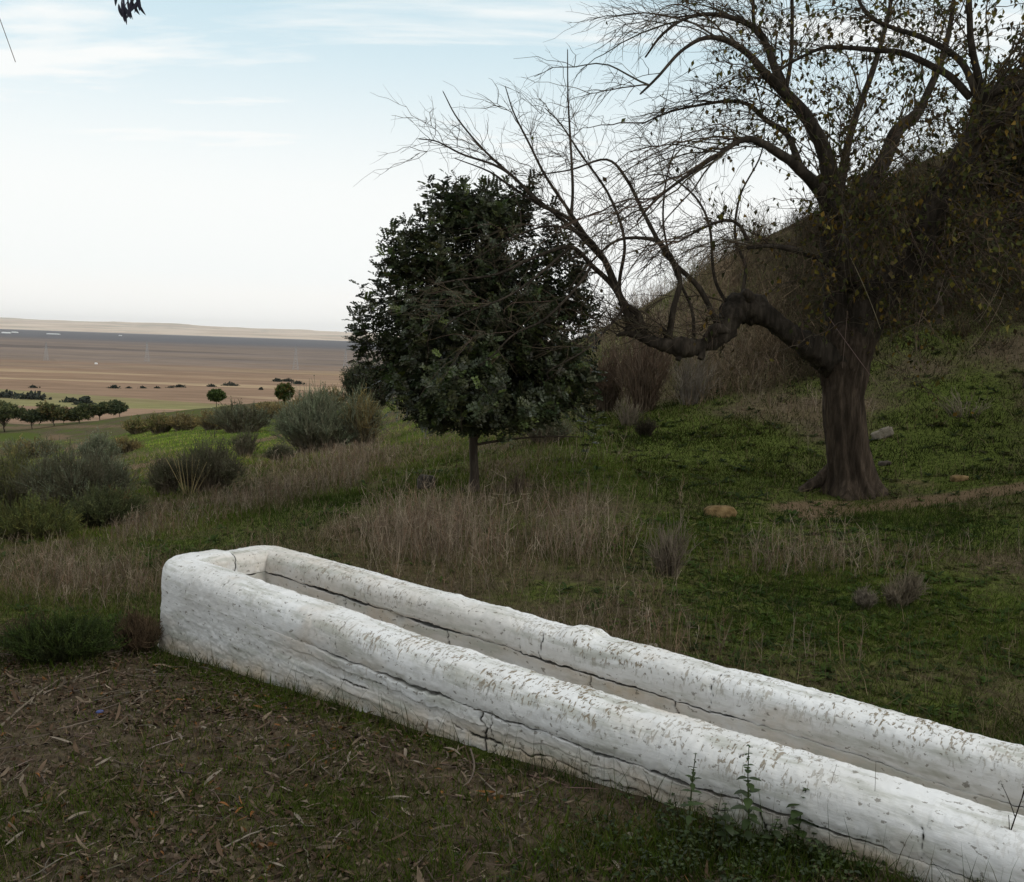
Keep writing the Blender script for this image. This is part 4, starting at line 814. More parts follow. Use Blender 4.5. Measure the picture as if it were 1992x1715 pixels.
# ---- generic bushy tree / shrub
def leafy(name, label, cat, base, H, Wd, trunk_h, n_twig, leaf, cols, group=None, blobs=None, n_leaf=9, stem_r=None, flat=1.0, sq=0.8, gap=-.3, seed=1, mat=None, up=.35, lw=.55, twigc=(.06, .048, .036)):
    """crown of twigs with leaves on limbs from a trunk (trunk_h > 0) or from the ground"""
    base = np.asarray(base, float); root = thing(name, label, cat, base, group)
    ch = H - trunk_h; cen = base + np.array([0, 0, trunk_h + ch * .5])
    if blobs is None:
        blobs = [(rng.uniform(-.42, .42), rng.uniform(-.35, .35), rng.uniform(-.3, .32), rng.uniform(.28, .5)) for _ in range(7)] + [(0, 0, 0, .62)]
    bw = np.array([q[3] ** 2.4 for q in blobs]); k = rng.choice(len(blobs), n_twig, p=bw / bw.sum()); B = np.array(blobs)[k]
    sc = np.array([Wd * .5, Wd * .5 * sq, ch * .5])
    tip = cen + (B[:, :3] + rand_unit(n_twig) * B[:, 3:4] * rng.uniform(.1, 1, (n_twig, 1)) ** (1 / 2.7)) * sc * np.array([1, 1, flat])
    fq = 3.2 / max(Wd, .4); tip = tip[fbm(tip[:, 0] * fq, tip[:, 1] * fq, tip[:, 2] * fq, 400 + seed, 3) > gap]; tip = tip[tip[:, 2] > base[2] + trunk_h * .8 + .02]
    n = len(tip); foot = base + np.array([0, 0, trunk_h]) + np.array([0, 0, .1 * ch])
    out = unit(tip - (base + np.array([0, 0, trunk_h + ch * .25]))); td = unit(out + np.array([0, 0, up]) + rng.normal(0, .35, (n, 3))); ln = rng.uniform(.10, .22, (n, 1)) * min(Wd, H)
    b = tip - td * ln; tw = bez(b, b + td * ln * .5 + rng.normal(0, .06, (n, 3)) * ln, tip, 4)
    m1 = MB(); sr = stem_r or .018 * H
    if trunk_h > 0.02 * H:
        tp = curve([base - np.array([0, 0, .05 * H]), base + np.array([.01 * H, 0, trunk_h * .5]), base + np.array([-.01 * H, 0, trunk_h]), cen, cen + np.array([0, 0, ch * .3])], 16)
        v, f = tubes(tp[None], np.interp(np.linspace(0, 1, 16), [0, .1, .5, 1], [1.5, 1.1, .9, .3])[None] * sr, 8); m1.add(v, f, twigc); m1.build('trunk', M_TWIG, root)
    m2 = MB(); nl = min(n, 40 if trunk_h > 0 else 60); sel = rng.choice(n, nl, replace=False)
    if trunk_h > 0: s0 = base + np.array([0, 0, 1.0]) * rng.uniform(trunk_h * .9, trunk_h + ch * .35, (nl, 1)); s0[:, 2] = np.minimum(s0[:, 2], np.maximum(b[sel][:, 2] - .05 * H, base[2] + trunk_h * .9))
    else: s0 = base + rng.normal(0, 1, (nl, 3)) * np.array([.10 * Wd, .08 * Wd, 0]) - np.array([0, 0, .03 * H])
    lp = bez(s0, s0 * .45 + b[sel] * .55 + np.array([0, 0, .10 * H]), b[sel], 7); v, f = tubes(lp, np.linspace(.5, .15, 7)[None] * sr * np.ones((nl, 1)), 5); m2.add(v, f, twigc)
    v, f = tubes(tw, np.linspace(.16, .06, 4)[None] * sr * np.ones((n, 1)), 3); m2.add(v, f, rep(tint(n, twigc, .2), 12)); m2.build('stems', M_TWIG, root)['kind'] = 'stuff'
    i = np.repeat(np.arange(n), n_leaf); t = rng.uniform(.2, 1, n * n_leaf); kk = np.clip(t, 0, .999) * 3; k0 = kk.astype(int); fr = (kk - k0)[:, None]
    q = tw[i, k0] * (1 - fr) + tw[i, k0 + 1] * fr; d = unit(td[i] * .6 + rand_unit(len(q)) + np.array([0, 0, .1])); lc = pick(len(cols), cols) if False else np.asarray(cols)[rng.choice(len(cols), n)][i] * rng.uniform(.65, 1.35, (len(q), 1))
    v, f = kites(q, d, unit(rand_unit(len(q)) + np.array([0, 0, .9])), leaf * rng.uniform(.6, 1.3, len(q)), leaf * lw * rng.uniform(.7, 1.2, len(q)), .2, .1)
    MB().add(v, f, rep(lc, 4)).build('crown' if trunk_h > 0 else 'foliage', mat or M_LEAF, root)
    return root
OLIVE = [(.040, .046, .020), (.055, .056, .022), (.032, .040, .018)]
BROOM = [(.060, .068, .040), (.048, .056, .034), (.075, .072, .045)]
DARKG = [(.026, .034, .018), (.034, .042, .020), (.045, .046, .022)]
RUST = [(.075, .055, .024), (.060, .050, .020), (.05, .05, .02)]
# the leafy trees on the slope at the right edge
def slope_tree(px, py, d, H, W_, th, nt_, leaf, lab, cols, **kw):
    p = P(px, py, d); z = float(height(p[0], p[1])); return leafy('bank_tree', lab, 'tree', (p[0], p[1], z), H, W_, th, nt_, leaf, cols, **kw)
MIXR = [(.050, .042, .014), (.080, .060, .015), (.040, .043, .015), (.105, .072, .015), (.045, .033, .014)]
slope_tree(2010, 690, 15.2, 6.5, 4.6, 1.3, 3600, .085, 'broad brown green leafy tree filling the right edge behind the bare limbs', MIXR, seed=11, gap=-.24, n_leaf=11)
slope_tree(1830, 560, 19.5, 3.4, 3.4, .6, 1100, .08, 'low rusty leafed tree on the bank right of the thick trunk', MIXR, seed=12, gap=-.26, n_leaf=11)
slope_tree(2085, 800, 12.5, 6.4, 2.8, 1.6, 2400, .08, 'leafy olive tree cut off by the right edge of the view', OLIVE + MIXR, seed=13, gap=-.4, n_leaf=11)
slope_tree(1690, 470, 25, 2.6, 4.6, .1, 1000, .10, 'scrubby tree on the crest directly behind the crown of bare limbs', MIXR + OLIVE, seed=14, gap=-.36, n_leaf=11)
# dark rounded tree behind the carob
p = on_ground(714, 838)
leafy('evergreen_tree', 'dark feathery evergreen showing behind the left side of the small dense tree', 'tree', p, 168 * MPP(p[1]), 165 * MPP(p[1]), .06 * 168 * MPP(p[1]), 2600, .07 * p[1] / 25, [(.06, .075, .045), (.075, .09, .05), (.09, .095, .05)], seed=15, gap=-.45, n_leaf=12, lw=.3)
# ------------------------------------------------------------------ shrubs and middle-distance trees
def bush(px, py, hpx, wpx, lab, cols, n=700, leafpx=5.0, name='shrub', cat='shrub', group=None, th=0.0, d=None, **kw):
    if d is None: p = on_ground(px, py)
    else: p = P(px, py, d); p[2] = float(height(p[0], p[1]))
    m = MPP(p[1]); return leafy(name, lab, cat, p, hpx * m, wpx * m, th * hpx * m, n, leafpx * m, cols, group=group, **kw)
def airy(px, py, hpx, wpx, lab, top, bot, n=220, m=9, seed=0, leaf=.5, name='shrub', cat='shrub', lean=0.0, d=None, core=True):
    """broom-like shrub: a fan of fine stems and upright twigs, greener towards the tips, with scale-like leaves"""
    if d is None: p = on_ground(px, py)
    else: p = P(px, py, d); p[2] = float(height(p[0], p[1]))
    q = MPP(p[1]); H, W_ = hpx * q, wpx * q; r = max(.42 * q, .0016); root = thing(name, lab, cat, p)
    R_ = np.random.default_rng(seed + 900); ang = R_.uniform(0, 6.283, n); rad = np.sqrt(R_.uniform(0, 1, n)); lump = .62 + .55 * R_.random(9)[(ang / 6.283 * 9).astype(int) % 9] * (.7 + .3 * R_.random(n))
    foot = p + np.stack([np.cos(ang) * rad * W_ * .22, np.sin(ang) * rad * W_ * .18, np.full(n, -.02 * H)], 1)
    tip = p + np.stack([np.cos(ang) * rad * W_ * .5 + lean * H, np.sin(ang) * rad * W_ * .4, H * np.sqrt(1 - .8 * rad ** 2) * np.clip(lump, .4, 1.05) * R_.uniform(.6, 1, n)], 1)
    S = bez(foot, foot * .55 + tip * .45 + np.array([0, 0, .16 * H]), tip, 6); S[:, 1:] += R_.normal(0, .018 * H, (n, 5, 3))
    T_, B_ = np.asarray(top, float), np.asarray(bot, float); grad = lambda k, a, b: (np.linspace(a, b, k))[None, :, None]
    ct = T_[R_.integers(0, len(T_), n)] * R_.uniform(.7, 1.3, (n, 1)); cb = B_[R_.integers(0, len(B_), n)] * R_.uniform(.7, 1.3, (n, 1)); g = grad(6, -.15, .95).clip(0, 1)
    c = cb[:, None] * (1 - g) + ct[:, None] * g; mb = MB(); v, f = tubes(S, np.linspace(2.0, .9, 6)[None] * r * np.ones((n, 1)), 3); mb.add(v, f, np.repeat(c.reshape(-1, 3), 3, 0))
    i = np.repeat(np.arange(n), m); k = R_.integers(1, 6, n * m); b0 = S[i, k]; dd = unit(unit(S[i, k] - S[i, k - 1]) * .8 + R_.normal(0, .5, (n * m, 3)) + np.array([0, 0, .7])); ln = H * R_.uniform(.10, .26, (n * m, 1))
    T = bez(b0, b0 + dd * ln * .5, b0 + dd * ln + R_.normal(0, .05, (n * m, 3)) * ln, 4); gg = (k / 5.0)[:, None] ** .8
    tc = cb[i] * (1 - gg) + ct[i] * gg; v, f = tubes(T, np.linspace(1.0, .6, 4)[None] * r * np.ones((n * m, 1)), 3); mb.add(v, f, np.repeat(tc, 12, 0)); mb.build('stems', M_TWIG, root)['kind'] = 'stuff'
    nk = int(n * m * 3 * leaf)
    if nk:
        a = R_.integers(0, n * m, nk); kk = R_.integers(1, 4, nk); b1 = T[a, kk]; v, f = kites(b1, unit(unit(T[a, 3] - T[a, 0]) + R_.normal(0, .6, (nk, 3))), rand_unit(nk), 3.4 * q * R_.uniform(.6, 1.4, nk), 1.5 * q, .2); MB().add(v, f, rep(tc[a] * R_.uniform(.8, 1.4, (nk, 1)), 4)).build('foliage', M_LEAF, root)
    return root
BR_T = [(.17, .19, .125), (.14, .16, .095), (.19, .19, .125)]; BR_B = [(.17, .135, .095), (.135, .11, .08), (.21, .16, .12)]
OL_T = [(.14, .15, .05), (.18, .175, .06), (.12, .13, .048)]; RU_T = [(.22, .16, .065), (.19, .15, .065), (.16, .135, .06)]; DK_T = [(.10, .10, .058), (.115, .105, .07), (.085, .088, .05)]
airy(150, 1000, 140, 210, 'large airy grey green shrub at the left below the trees', DK_T + BR_T[:1], BR_B, 480, 12, 21, 1.0)
airy(30, 1010, 140, 170, 'dull olive shrub cut off by the left edge of the view', DK_T + OL_T, BR_B, 380, 12, 22, 1.0)
airy(215, 965, 90, 70, 'upright grey twiggy shrub rising from the right side of the large airy shrub', BR_T, BR_B, 170, 10, 19, .4)
airy(62, 1050, 84, 190, 'low rounded green bush at the left edge in front of airy shrubs', [(.10, .115, .035), (.13, .13, .04), (.08, .095, .034)], [(.07, .06, .035)], 300, 10, 23, 1.8)
airy(205, 1022, 78, 165, 'low dark green bush right of the rounded bush at the left', [(.075, .088, .036), (.09, .095, .04), (.06, .072, .03)], [(.06, .055, .035)], 280, 10, 24, 1.6)
airy(405, 955, 105, 130, 'dark twiggy shrub behind the clump of dry canes', DK_T, BR_B, 330, 11, 25, .8)
airy(325, 960, 80, 70, 'small dark shrub at the left of the dry canes', DK_T, BR_B, 170, 10, 26, .7)
airy(618, 880, 118, 165, 'wide misty green broom shrub left of the small dense tree', BR_T, BR_B, 620, 13, 27, .5)
airy(705, 870, 120, 80, 'straggling broom shrub between the misty shrub and the dense tree', BR_T + RU_T, BR_B, 240, 9, 28, .4)
airy(645, 800, 52, 70, 'small grey shrub on the skyline ridge against the plain', BR_T + RU_T, BR_B, 160, 8, 29, .5)
airy(470, 842, 60, 120, 'spreading bare brown shrub above the green meadow', BR_T[:1] + DK_T, BR_B, 330, 10, 30, .4)
airy(415, 836, 38, 74, 'small rusty shrub at the left of the spreading brown shrub', RU_T, BR_B, 180, 8, 31, .6)
airy(310, 842, 38, 62, 'small yellow brown bush on the ridge over the meadow', RU_T + OL_T, BR_B, 190, 8, 32, .9)
airy(356, 838, 34, 60, 'small brown bush right of the yellow brown bush', RU_T, BR_B, 180, 8, 33, .7)
airy(265, 843, 30, 50, 'little yellow green bush at the left end of the ridge', RU_T + OL_T, BR_B, 150, 8, 34, 1)
airy(478, 890, 66, 60, 'thin dark sapling on the near edge of the meadow', DK_T, BR_B, 90, 8, 35, .5)
airy(545, 898, 38, 60, 'small dark bush at the foot of the misty broom shrub', DK_T, BR_B, 150, 8, 36, 1.0)
airy(190, 900, 60, 80, 'grey twiggy bush rising behind the large airy shrub', BR_T, BR_B, 200, 9, 37, .4)
airy(540, 812, 32, 110, 'low rusty scrub patch on the ridge below the round tree', RU_T, BR_B, 260, 8, 38, .6)
airy(245, 880, 32, 76, 'low brown scrub patch beside the orange earth scar', RU_T, BR_B, 180, 8, 39, .6)
airy(60, 892, 44, 110, 'brown scrub patch behind the airy shrubs at the left', RU_T + BR_T, BR_B, 260, 8, 40, .6)
airy(600, 800, 34, 60, 'low brown thicket on the skyline right of the round rusty tree', RU_T, BR_B, 150, 8, 17, .5)
airy(1250, 800, 190, 110, 'tall pale reddish dead shrub on the bank right of the dense tree', [(.13, .085, .06), (.15, .11, .08)], [(.12, .085, .06)], 150, 8, 51, 0)
airy(1180, 800, 150, 90, 'brown dead shrub against the right flank of the dense tree', [(.12, .08, .055), (.10, .07, .05)], [(.10, .075, .055)], 140, 8, 52, 0)
airy(1345, 785, 130, 100, 'pale fan of bare stems on the bank below the low limb', [(.20, .17, .13), (.16, .13, .10)], [(.20, .17, .14)], 70, 5, 53, 0)
airy(1222, 828, 60, 60, 'small pale tuft of bare stems at the left foot of the bank', [(.18, .15, .11)], [(.16, .13, .10)], 60, 4, 54, 0)
airy(1255, 850, 44, 44, 'small dark brown tuft in the turf of the bank', [(.05, .042, .028)], [(.045, .036, .026)], 120, 5, 55, .3)
airy(1060, 860, 70, 110, 'grey brown brush under the right side of the dense tree', BR_T[:1] + DK_T, BR_B, 200, 8, 56, .3)
# two small round trees on the ridge
bush(421, 794, 36, 38, 'tiny round headed tree on a thin trunk against the ploughed plain', [(.055, .085, .022), (.07, .095, .026)], 500, 4.2, 'round_tree', 'tree', th=.30, d=88, seed=41, gap=-.9, blobs=[(0, 0, 0, .95)], sq=1, up=.2)
bush(553, 800, 48, 40, 'round green and rusty tree half sunk in scrub on the ridge', [(.055, .085, .022), (.07, .09, .025), (.12, .085, .022)], 600, 4.2, 'round_tree', 'tree', th=.25, d=72, seed=42, gap=-.9, blobs=[(0, 0, 0, .95)], sq=1, up=.2)
# row of orchard trees beyond the meadow
GRP = 'trees in a row below the ridge'
for px, py, h, w, lab, cols, sd in [(8, 838, 52, 70, 'olive tree at the left edge starting the far row', OLIVE, 43), (62, 838, 44, 62, 'second dark tree of the far row', DARKG, 44), (105, 838, 42, 60, 'third low brown green tree of the far row', OLIVE + RUST, 45),
                                (124, 824, 30, 46, 'yellow green tree standing behind the gap in the far row', [(.06, .062, .018), (.05, .055, .016)], 46), (154, 832, 42, 46, 'tree with clear single trunk after the gap in the far row', OLIVE, 47),
                                (194, 828, 44, 52, 'dark tree next to last in the far row', DARKG + OLIVE, 48), (233, 826, 36, 46, 'last dark round tree at the right end of the far row', DARKG, 49)]:
    bush(px, py + rng.uniform(-3, 5), h * rng.uniform(.9, 1.4), w * rng.uniform(1.1, 1.7), lab, [tuple(2.4 * q for q in c) for c in cols], 620, 4.6, 'orchard_tree', 'tree', GRP, th=.12, blobs=[(rng.uniform(-.6, .6), rng.uniform(-.4, .4), rng.uniform(-.4, .35), rng.uniform(.25, .55)) for _ in range(9)], seed=sd, gap=-.5, d=125 if sd != 46 else 140)
# hedges and scrub far out on the plain: few pixels each
def plain_point(px, py):
    r = P(px, py, 1.0) - EYE; k = (PLAIN_Z - EYE[2]) / r[2]; return EYE + r * k
def plain_scrub(px, py, w, h, lab, name='plain_scrub'):
    p = plain_point(px, py); m = MPP(p[1]); n = 150; q = p + rng.normal(0, 1, (n, 3)) * np.array([w * m * .27, w * m * .2, 0]); dx = np.abs(q[:, 0] - p[0]) / (w * m * .55)
    q[:, 2] = PLAIN_Z + rng.uniform(0, 1, n) * h * m * np.clip(1 - dx ** 2, .15, 1); v, f = kites(q, rand_unit(n), rand_unit(n), h * m * .8 * rng.uniform(.5, 1.2, n), h * m * .7, .3)
    root = thing(name, lab, 'scrub', p, 'dark scrub on the plain'); MB().add(v, f, rep(tint(n, (.030, .036, .026), .2), 4)).build('foliage', M_LEAF, root)
for a in [(65, 754, 14, 4, 'lone dark thicket in the tan field at the left of the plain'), (15, 773, 46, 10, 'dark thicket at the left edge above the orchard row'), (62, 776, 56, 11, 'long dark thicket above the third orchard tree'), (140, 782, 34, 7, 'narrow dark thicket over the yellow green tree'), (165, 787, 26, 12, 'dark thicket ending the line above the orchard row'),
          (222, 755, 16, 5, 'first dark bush of the hedge across the plain'), (250, 755, 8, 3, 'tiny second bush of the hedge across the plain'), (278, 755, 12, 3.5, 'third bush of the hedge across the plain'), (306, 755, 9, 3, 'fourth bush of the hedge across the plain'), (332, 754, 12, 3, 'fifth bush of the hedge across the plain'), (350, 753, 20, 4.5, 'sixth wider bush of the hedge across the plain'), (412, 752, 14, 4, 'bush of the hedge above the tiny round tree'), (448, 750, 30, 5, 'longest bush at the right end of the hedge'), (508, 758, 6, 4, 'single dot of a bush left of the round rusty tree'),
          (540, 742, 16, 5, 'dark half of the scrub by the pale ruin'), (560, 742, 22, 5, 'middle scrub by the pale ruin'), (578, 747, 24, 5, 'greenish scrub at the right of the pale ruin')]:
    plain_scrub(*a)

# ------------------------------------------------------------------ pylons and far sheds
M_STEEL = col_mat('galvanised_steel', .6, .3, .1)
M_WHITE = col_mat('white_render', .8, .2, .08, .2)
def pylon(px, py, hpx, lab):
    p = plain_point(px, py); H = hpx * MPP(p[1]); w = H * .10; root = thing('pylon', lab, 'pylon', p, 'pylons crossing the plain')
    def bars(segs, r): a = np.array([s[0] for s in segs], float); b = np.array([s[1] for s in segs], float); return tubes(np.stack([a, b], 1) + p, np.full((len(a), 2), r), 4)
    c = [(-1, -1), (1, -1), (1, 1), (-1, 1)]; wd = lambda t: w * (1 - t) ** 1.3 + .012 * H
    for x, y in c:
        segs = [((x * wd(t), y * wd(t), t * H), (x * wd(t + .1), y * wd(t + .1), (t + .1) * H)) for t in np.arange(0, .95, .1)]; v, f = bars(segs, .10); MB().add(v, f, (.30, .30, .31)).build('leg', M_STEEL, root)
    segs = []
    for k, t in enumerate(np.arange(0, .9, .1)):
        for q in range(4):
            (x, y), (x2, y2) = c[q], c[(q + 1) % 4]; a, b = wd(t), wd(t + .1); segs += [((x * a, y * a, t * H), (x2 * b, y2 * b, (t + .1) * H)), ((x2 * a, y2 * a, t * H), (x * b, y * b, (t + .1) * H))]
    v, f = bars(segs, .045); MB().add(v, f, (.42, .43, .44)).build('lattice', M_STEEL, root)
    for t, l in ((.70, .14), (.82, .11), (.93, .08)):
        v, f = bars([((-l * H, 0, t * H), (0, 0, (t + .03) * H)), ((l * H, 0, t * H), (0, 0, (t + .03) * H)), ((-l * H, 0, t * H), (l * H, 0, t * H))], .07); MB().add(v, f, (.30, .30, .31)).build('cross_arm', M_STEEL, root)
pylon(90, 701, 36, 'pale lattice pylon farthest left on the plain'); pylon(286, 703, 38, 'second pale pylon from the left on the plain'); pylon(575, 719, 46, 'third pylon standing above the round rusty tree'); pylon(672, 716, 38, 'pylon just left of the small dense tree')
def shed(px, py, wpx, hpx, lab, dpx=None):
    p = plain_point(px, py); m = MPP(p[1]); w, h, d = wpx * m / 2, hpx * m, wpx * m * .25; root = thing('farm_shed', lab, 'shed', p, 'white farm sheds on the plain')
    v = np.array([(-w, -d, 0), (w, -d, 0), (w, d, 0), (-w, d, 0), (-w, -d, h), (w, -d, h), (w, d, h), (-w, d, h), (-w, 0, h * 1.5), (w, 0, h * 1.5)]) + p
    a = MB().add(v, [(0, 1, 5, 4), (2, 3, 7, 6)], (.78, .78, .76)); a.f.append(np.array([(1, 2, 6, 9, 5), (3, 0, 4, 8, 7)])); a.build('wall', M_WHITE, root, smooth=False)
    e = w * .03 + .3; t = v[[4, 5, 9, 8, 7, 6]].copy(); t[[0, 1, 4, 5], 2] -= .1; t = t + np.array([0, 0, .25]); MB().add(t, [(0, 1, 2, 3), (3, 2, 5, 4)], (.80, .80, .80)).build('roof', M_WHITE, root, smooth=False)
for a in [(12, 648, 15, 1.6, 'longest white shed at the left edge of the far plain'), (29, 647, 11, 1.3, 'white shed right of the longest shed'), (104, 650, 22, 1.0, 'long low white shed apart from the left pair'), (187, 708, 5, 1.6, 'small white shed alone in the middle of the plain'), (498, 651, 6, 2.0, 'small pale farmhouse on the dark far edge of the plain'), (506, 651.5, 4, 1.6, 'tiny pale barn beside the far farmhouse'), (234, 653, 5, .9, 'faint low shed on the dark plain')]:
    shed(*a)
# ------------------------------------------------------------------ ground cover (nobody could count it)
def scatter(n, y0, y1, tmax=.82, pw=0.0):
    n = int(n * 1.36)
    t = rng.uniform(-tmax, tmax, n); Y = np.exp(rng.uniform(math.log(y0), math.log(y1), n)); return t * Y, Y
def off_trough(X, Y, pad=0.0):
    sa = (X - A0[0]) * DL[0] + (Y - A0[1]) * DL[1]; ac = (X - A0[0]) * DP[0] + (Y - A0[1]) * DP[1]
    return ~((sa > -.14 - pad) & (ac > -.135 - pad) & (ac < TW + .135 + pad))
def build_turf():
    X, Y = scatter(900000, 2.3, 70)
    px, py, g, d, b, l = cover(X, Y)
    k = (rng.random(len(X)) < np.clip(g * 1.2 - .1, 0.03, 1) * (1 - .8 * b)) & off_trough(X, Y); X, Y, g, d = X[k], Y[k], g[k], d[k]; Z = height(X, Y); n = len(X)
    tall = 0.5 + 0.9 * np.clip(fbm(X * 1.1, Y * 1.1, None, 500, 3) + .4, 0, 1)
    h = rng.uniform(.025, .075, n) * tall * np.clip(Y / 9, 1, 2.2) ** .7; dr = unit(rng.normal(0, .5, (n, 3)) + np.array([0, 0, 1.0])); 
    w = rng.uniform(.003, .006, n) * np.clip(Y / 6, 1, 3.0)
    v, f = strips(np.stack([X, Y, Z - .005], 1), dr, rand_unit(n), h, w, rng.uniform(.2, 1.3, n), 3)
    far = np.clip((Y - 14) / 25, 0, 1)[:, None] * (X < 0)[:, None]; hue = fbm(X * .5, Y * .5, None, 501, 3)[:, None]; c = np.where(rng.random((n, 1)) < .80, np.array([.050, .074, .009]), np.array([.105, .088, .034])) * (1 + .75 * hue * np.array([1.25, 1.0, .8])) * (1 + 3.0 * far) * (1 - .55 * np.clip((Y - 8.5) / 3, 0, 1) * (X > 1.5))[:, None] * (1 - .4 * np.clip((X - 3.3) / 1.5, 0, 1))[:, None] * rng.uniform(.6, 1.4, (n, 1))  # left meadow brightened, right bank darkened: open light and shade put into the colour
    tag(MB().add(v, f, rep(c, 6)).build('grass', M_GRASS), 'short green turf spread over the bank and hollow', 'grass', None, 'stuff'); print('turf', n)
build_turf()
def build_broadleaf():
    X, Y = scatter(26000, 3.6, 22); px, py, g, d, b, l = cover(X, Y); cl = fbm(X * .8, Y * .8, None, 530, 3); k = (rng.random(len(X)) < np.clip(g * 1.1 - .15 + .8 * cl, 0, 1) * .45 * np.where(Y > 8.5, .35, 1)) & off_trough(X, Y, .04) & (l < .35); X, Y, cl = X[k], Y[k], cl[k]; n = len(X); Z = height(X, Y)
    m = 8; i = np.repeat(np.arange(n), m); a = np.tile(np.arange(m) * 2.4, n) + rng.uniform(0, 6.3, n)[i]; el = rng.uniform(.15, .9, n * m); dr = np.stack([np.cos(a) * np.cos(el), np.sin(a) * np.cos(el), np.sin(el)], 1); sz = (rng.uniform(.03, .085, n) * np.clip(Y / 8, .8, 1.8))[i] * rng.uniform(.7, 1.2, n * m)
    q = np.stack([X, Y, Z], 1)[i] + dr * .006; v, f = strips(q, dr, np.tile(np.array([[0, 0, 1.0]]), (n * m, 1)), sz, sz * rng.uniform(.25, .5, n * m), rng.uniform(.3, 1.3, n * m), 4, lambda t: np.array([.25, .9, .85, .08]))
    far = (1 - .5 * np.clip((Y - 8.5) / 3, 0, 1) * (X > 1.5)); c = pick(n, [(.040, .066, .014), (.060, .085, .018), (.030, .050, .014), (.085, .085, .028)])[i] * (far[i] * rng.uniform(.7, 1.3, n * m))[:, None]  # weeds on the right bank darkened: the bank's shade put into their colour
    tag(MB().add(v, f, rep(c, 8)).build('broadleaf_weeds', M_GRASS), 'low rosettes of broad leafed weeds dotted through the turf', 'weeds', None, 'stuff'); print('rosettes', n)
build_broadleaf()
def build_dry():
    X, Y = scatter(170000, 4.6, 46); px, py, g, d, b, l = cover(X, Y)
    k = (rng.random(len(X)) < np.clip(np.clip(d * 1.3 - .45, 0.0, 1) * .40, .010 * (Y > 6.5) * (X < 1.5), 1) * (1 - b)) & off_trough(X, Y, .05) & (l < .1); X, Y, d, px, py = X[k], Y[k], d[k], px[k], py[k]; Z = height(X, Y); n = len(X)
    hill = blob(px, py, 1320, 640, 230, 150)
    H = rng.uniform(.16, .46, n) * np.where(X < -1.2, .72, 1) * np.clip(.35 + .8 * d, 0, 1.1) * (1 + 1.5 * hill) * np.where(py > 940, 0.85 + .25 * blob(px, py, 950, 1060, 330, 100), 1.0)
    dr = unit(rng.normal(0, .24, (n, 3)) + np.array([0, 0, 1.0])); b0 = np.stack([X, Y, Z - .02], 1)
    top = b0 + dr * H[:, None] + rng.normal(0, .06, (n, 3)) * H[:, None]; S = bez(b0, b0 + dr * H[:, None] * .55 + rng.normal(0, .05, (n, 3)) * H[:, None], top, 5)
    wid = np.clip(Y / 8, 1, 3)[:, None]
    c = pick(n, [(.21, .165, .12), (.29, .235, .175), (.15, .112, .082), (.18, .118, .08)], [.35, .2, .25, .2]) * rng.uniform(.7, 1.3, (n, 1))
    mb = MB(); v, f = tubes(S, np.linspace(.0018, .0009, 5)[None] * wid, 3); mb.add(v, f, rep(c, 15))
    m = 6; i = np.repeat(np.arange(n), m); kk = rng.integers(1, 4, n * m); fr = rng.random((n * m, 1)); q = S[i, kk] * (1 - fr) + S[i, kk + 1] * fr
    d2 = unit(rng.normal(0, .8, (n * m, 3)) + np.array([0, 0, 1.0])); l2 = (H[i] * rng.uniform(.12, .36, n * m))[:, None]; T = bez(q, q + d2 * l2 * .5, q + d2 * l2 + np.array([0, 0, .12]) * l2, 3)
    v, f = tubes(T, np.linspace(.0010, .0006, 3)[None] * wid[i], 2); mb.add(v, f, rep(c[i] * rng.uniform(.8, 1.25, (n * m, 1)), 6))
    tag(mb.build('dry_stalks', M_STRAW), 'mass of brown dead weed stalks behind the trough and up the slope', 'dry weeds', None, 'stuff'); print('dry', n)
    # fine dead grass blades among everything
    X, Y = scatter(330000, 2.3, 60); px, py, g, d, b, l = cover(X, Y); k = (rng.random(len(X)) < np.clip((.14 + d * .75 - .16 * l) * (1 - .9 * np.clip(g * 1.3 - .3, 0, 1)), .015, 1) * (1 - .8 * b)) & off_trough(X, Y); X, Y, d, l = X[k], Y[k], d[k], l[k]; Z = height(X, Y); n = len(X)
    h = rng.uniform(.04, .17, n) * np.where(l > .3, .5, 1) * np.clip(Y / 9, 1, 2) ** .6; v, f = strips(np.stack([X, Y, Z - .005], 1), unit(rng.normal(0, .55, (n, 3)) + np.array([0, 0, 1.0])), rand_unit(n), h, rng.uniform(.002, .0045, n) * np.clip(Y / 6, 1, 3.0), rng.uniform(.1, 1.2, n), 3)
    c = (1 + .7 * np.clip((Y - 9) / 15, 0, 1) * (X < 1))[:, None] * pick(n, [(.15, .115, .07), (.10, .078, .045), (.08, .08, .03)]) * rng.uniform(.6, 1.3, (n, 1))  # blades on the left slope brightened: open light put into the straw colour
    tag(MB().add(v, f, rep(c, 6)).build('dead_grass', M_STRAW), 'thin dead grass blades scattered over the slope and foreground', 'dead grass', None, 'stuff'); print('deadgrass', n)
build_dry()
leafprof = lambda t: np.sin(np.clip(t, 0, 1) * math.pi) ** .75 * .95 + .05
M_LITTER = col_mat('dead_leaf', .9, .08, .3, 20)
def litter_geo(X, Y, n, ln, wd, lift=0.0):
    Z = height(X, Y); e = .04; nx = -(height(X + e, Y) - height(X - e, Y)) / (2 * e); ny = -(height(X, Y + e) - height(X, Y - e)) / (2 * e); up = unit(np.stack([nx, ny, np.ones(n)], 1) + rng.normal(0, .28, (n, 3)))
    d = unit(np.cross(rand_unit(n), up)); return strips(np.stack([X, Y, Z + .004 + lift + rng.uniform(0, .010, n)], 1), d, up, ln, wd, rng.normal(0.2, .7, n), 6, leafprof, rng.normal(0, .25, n))
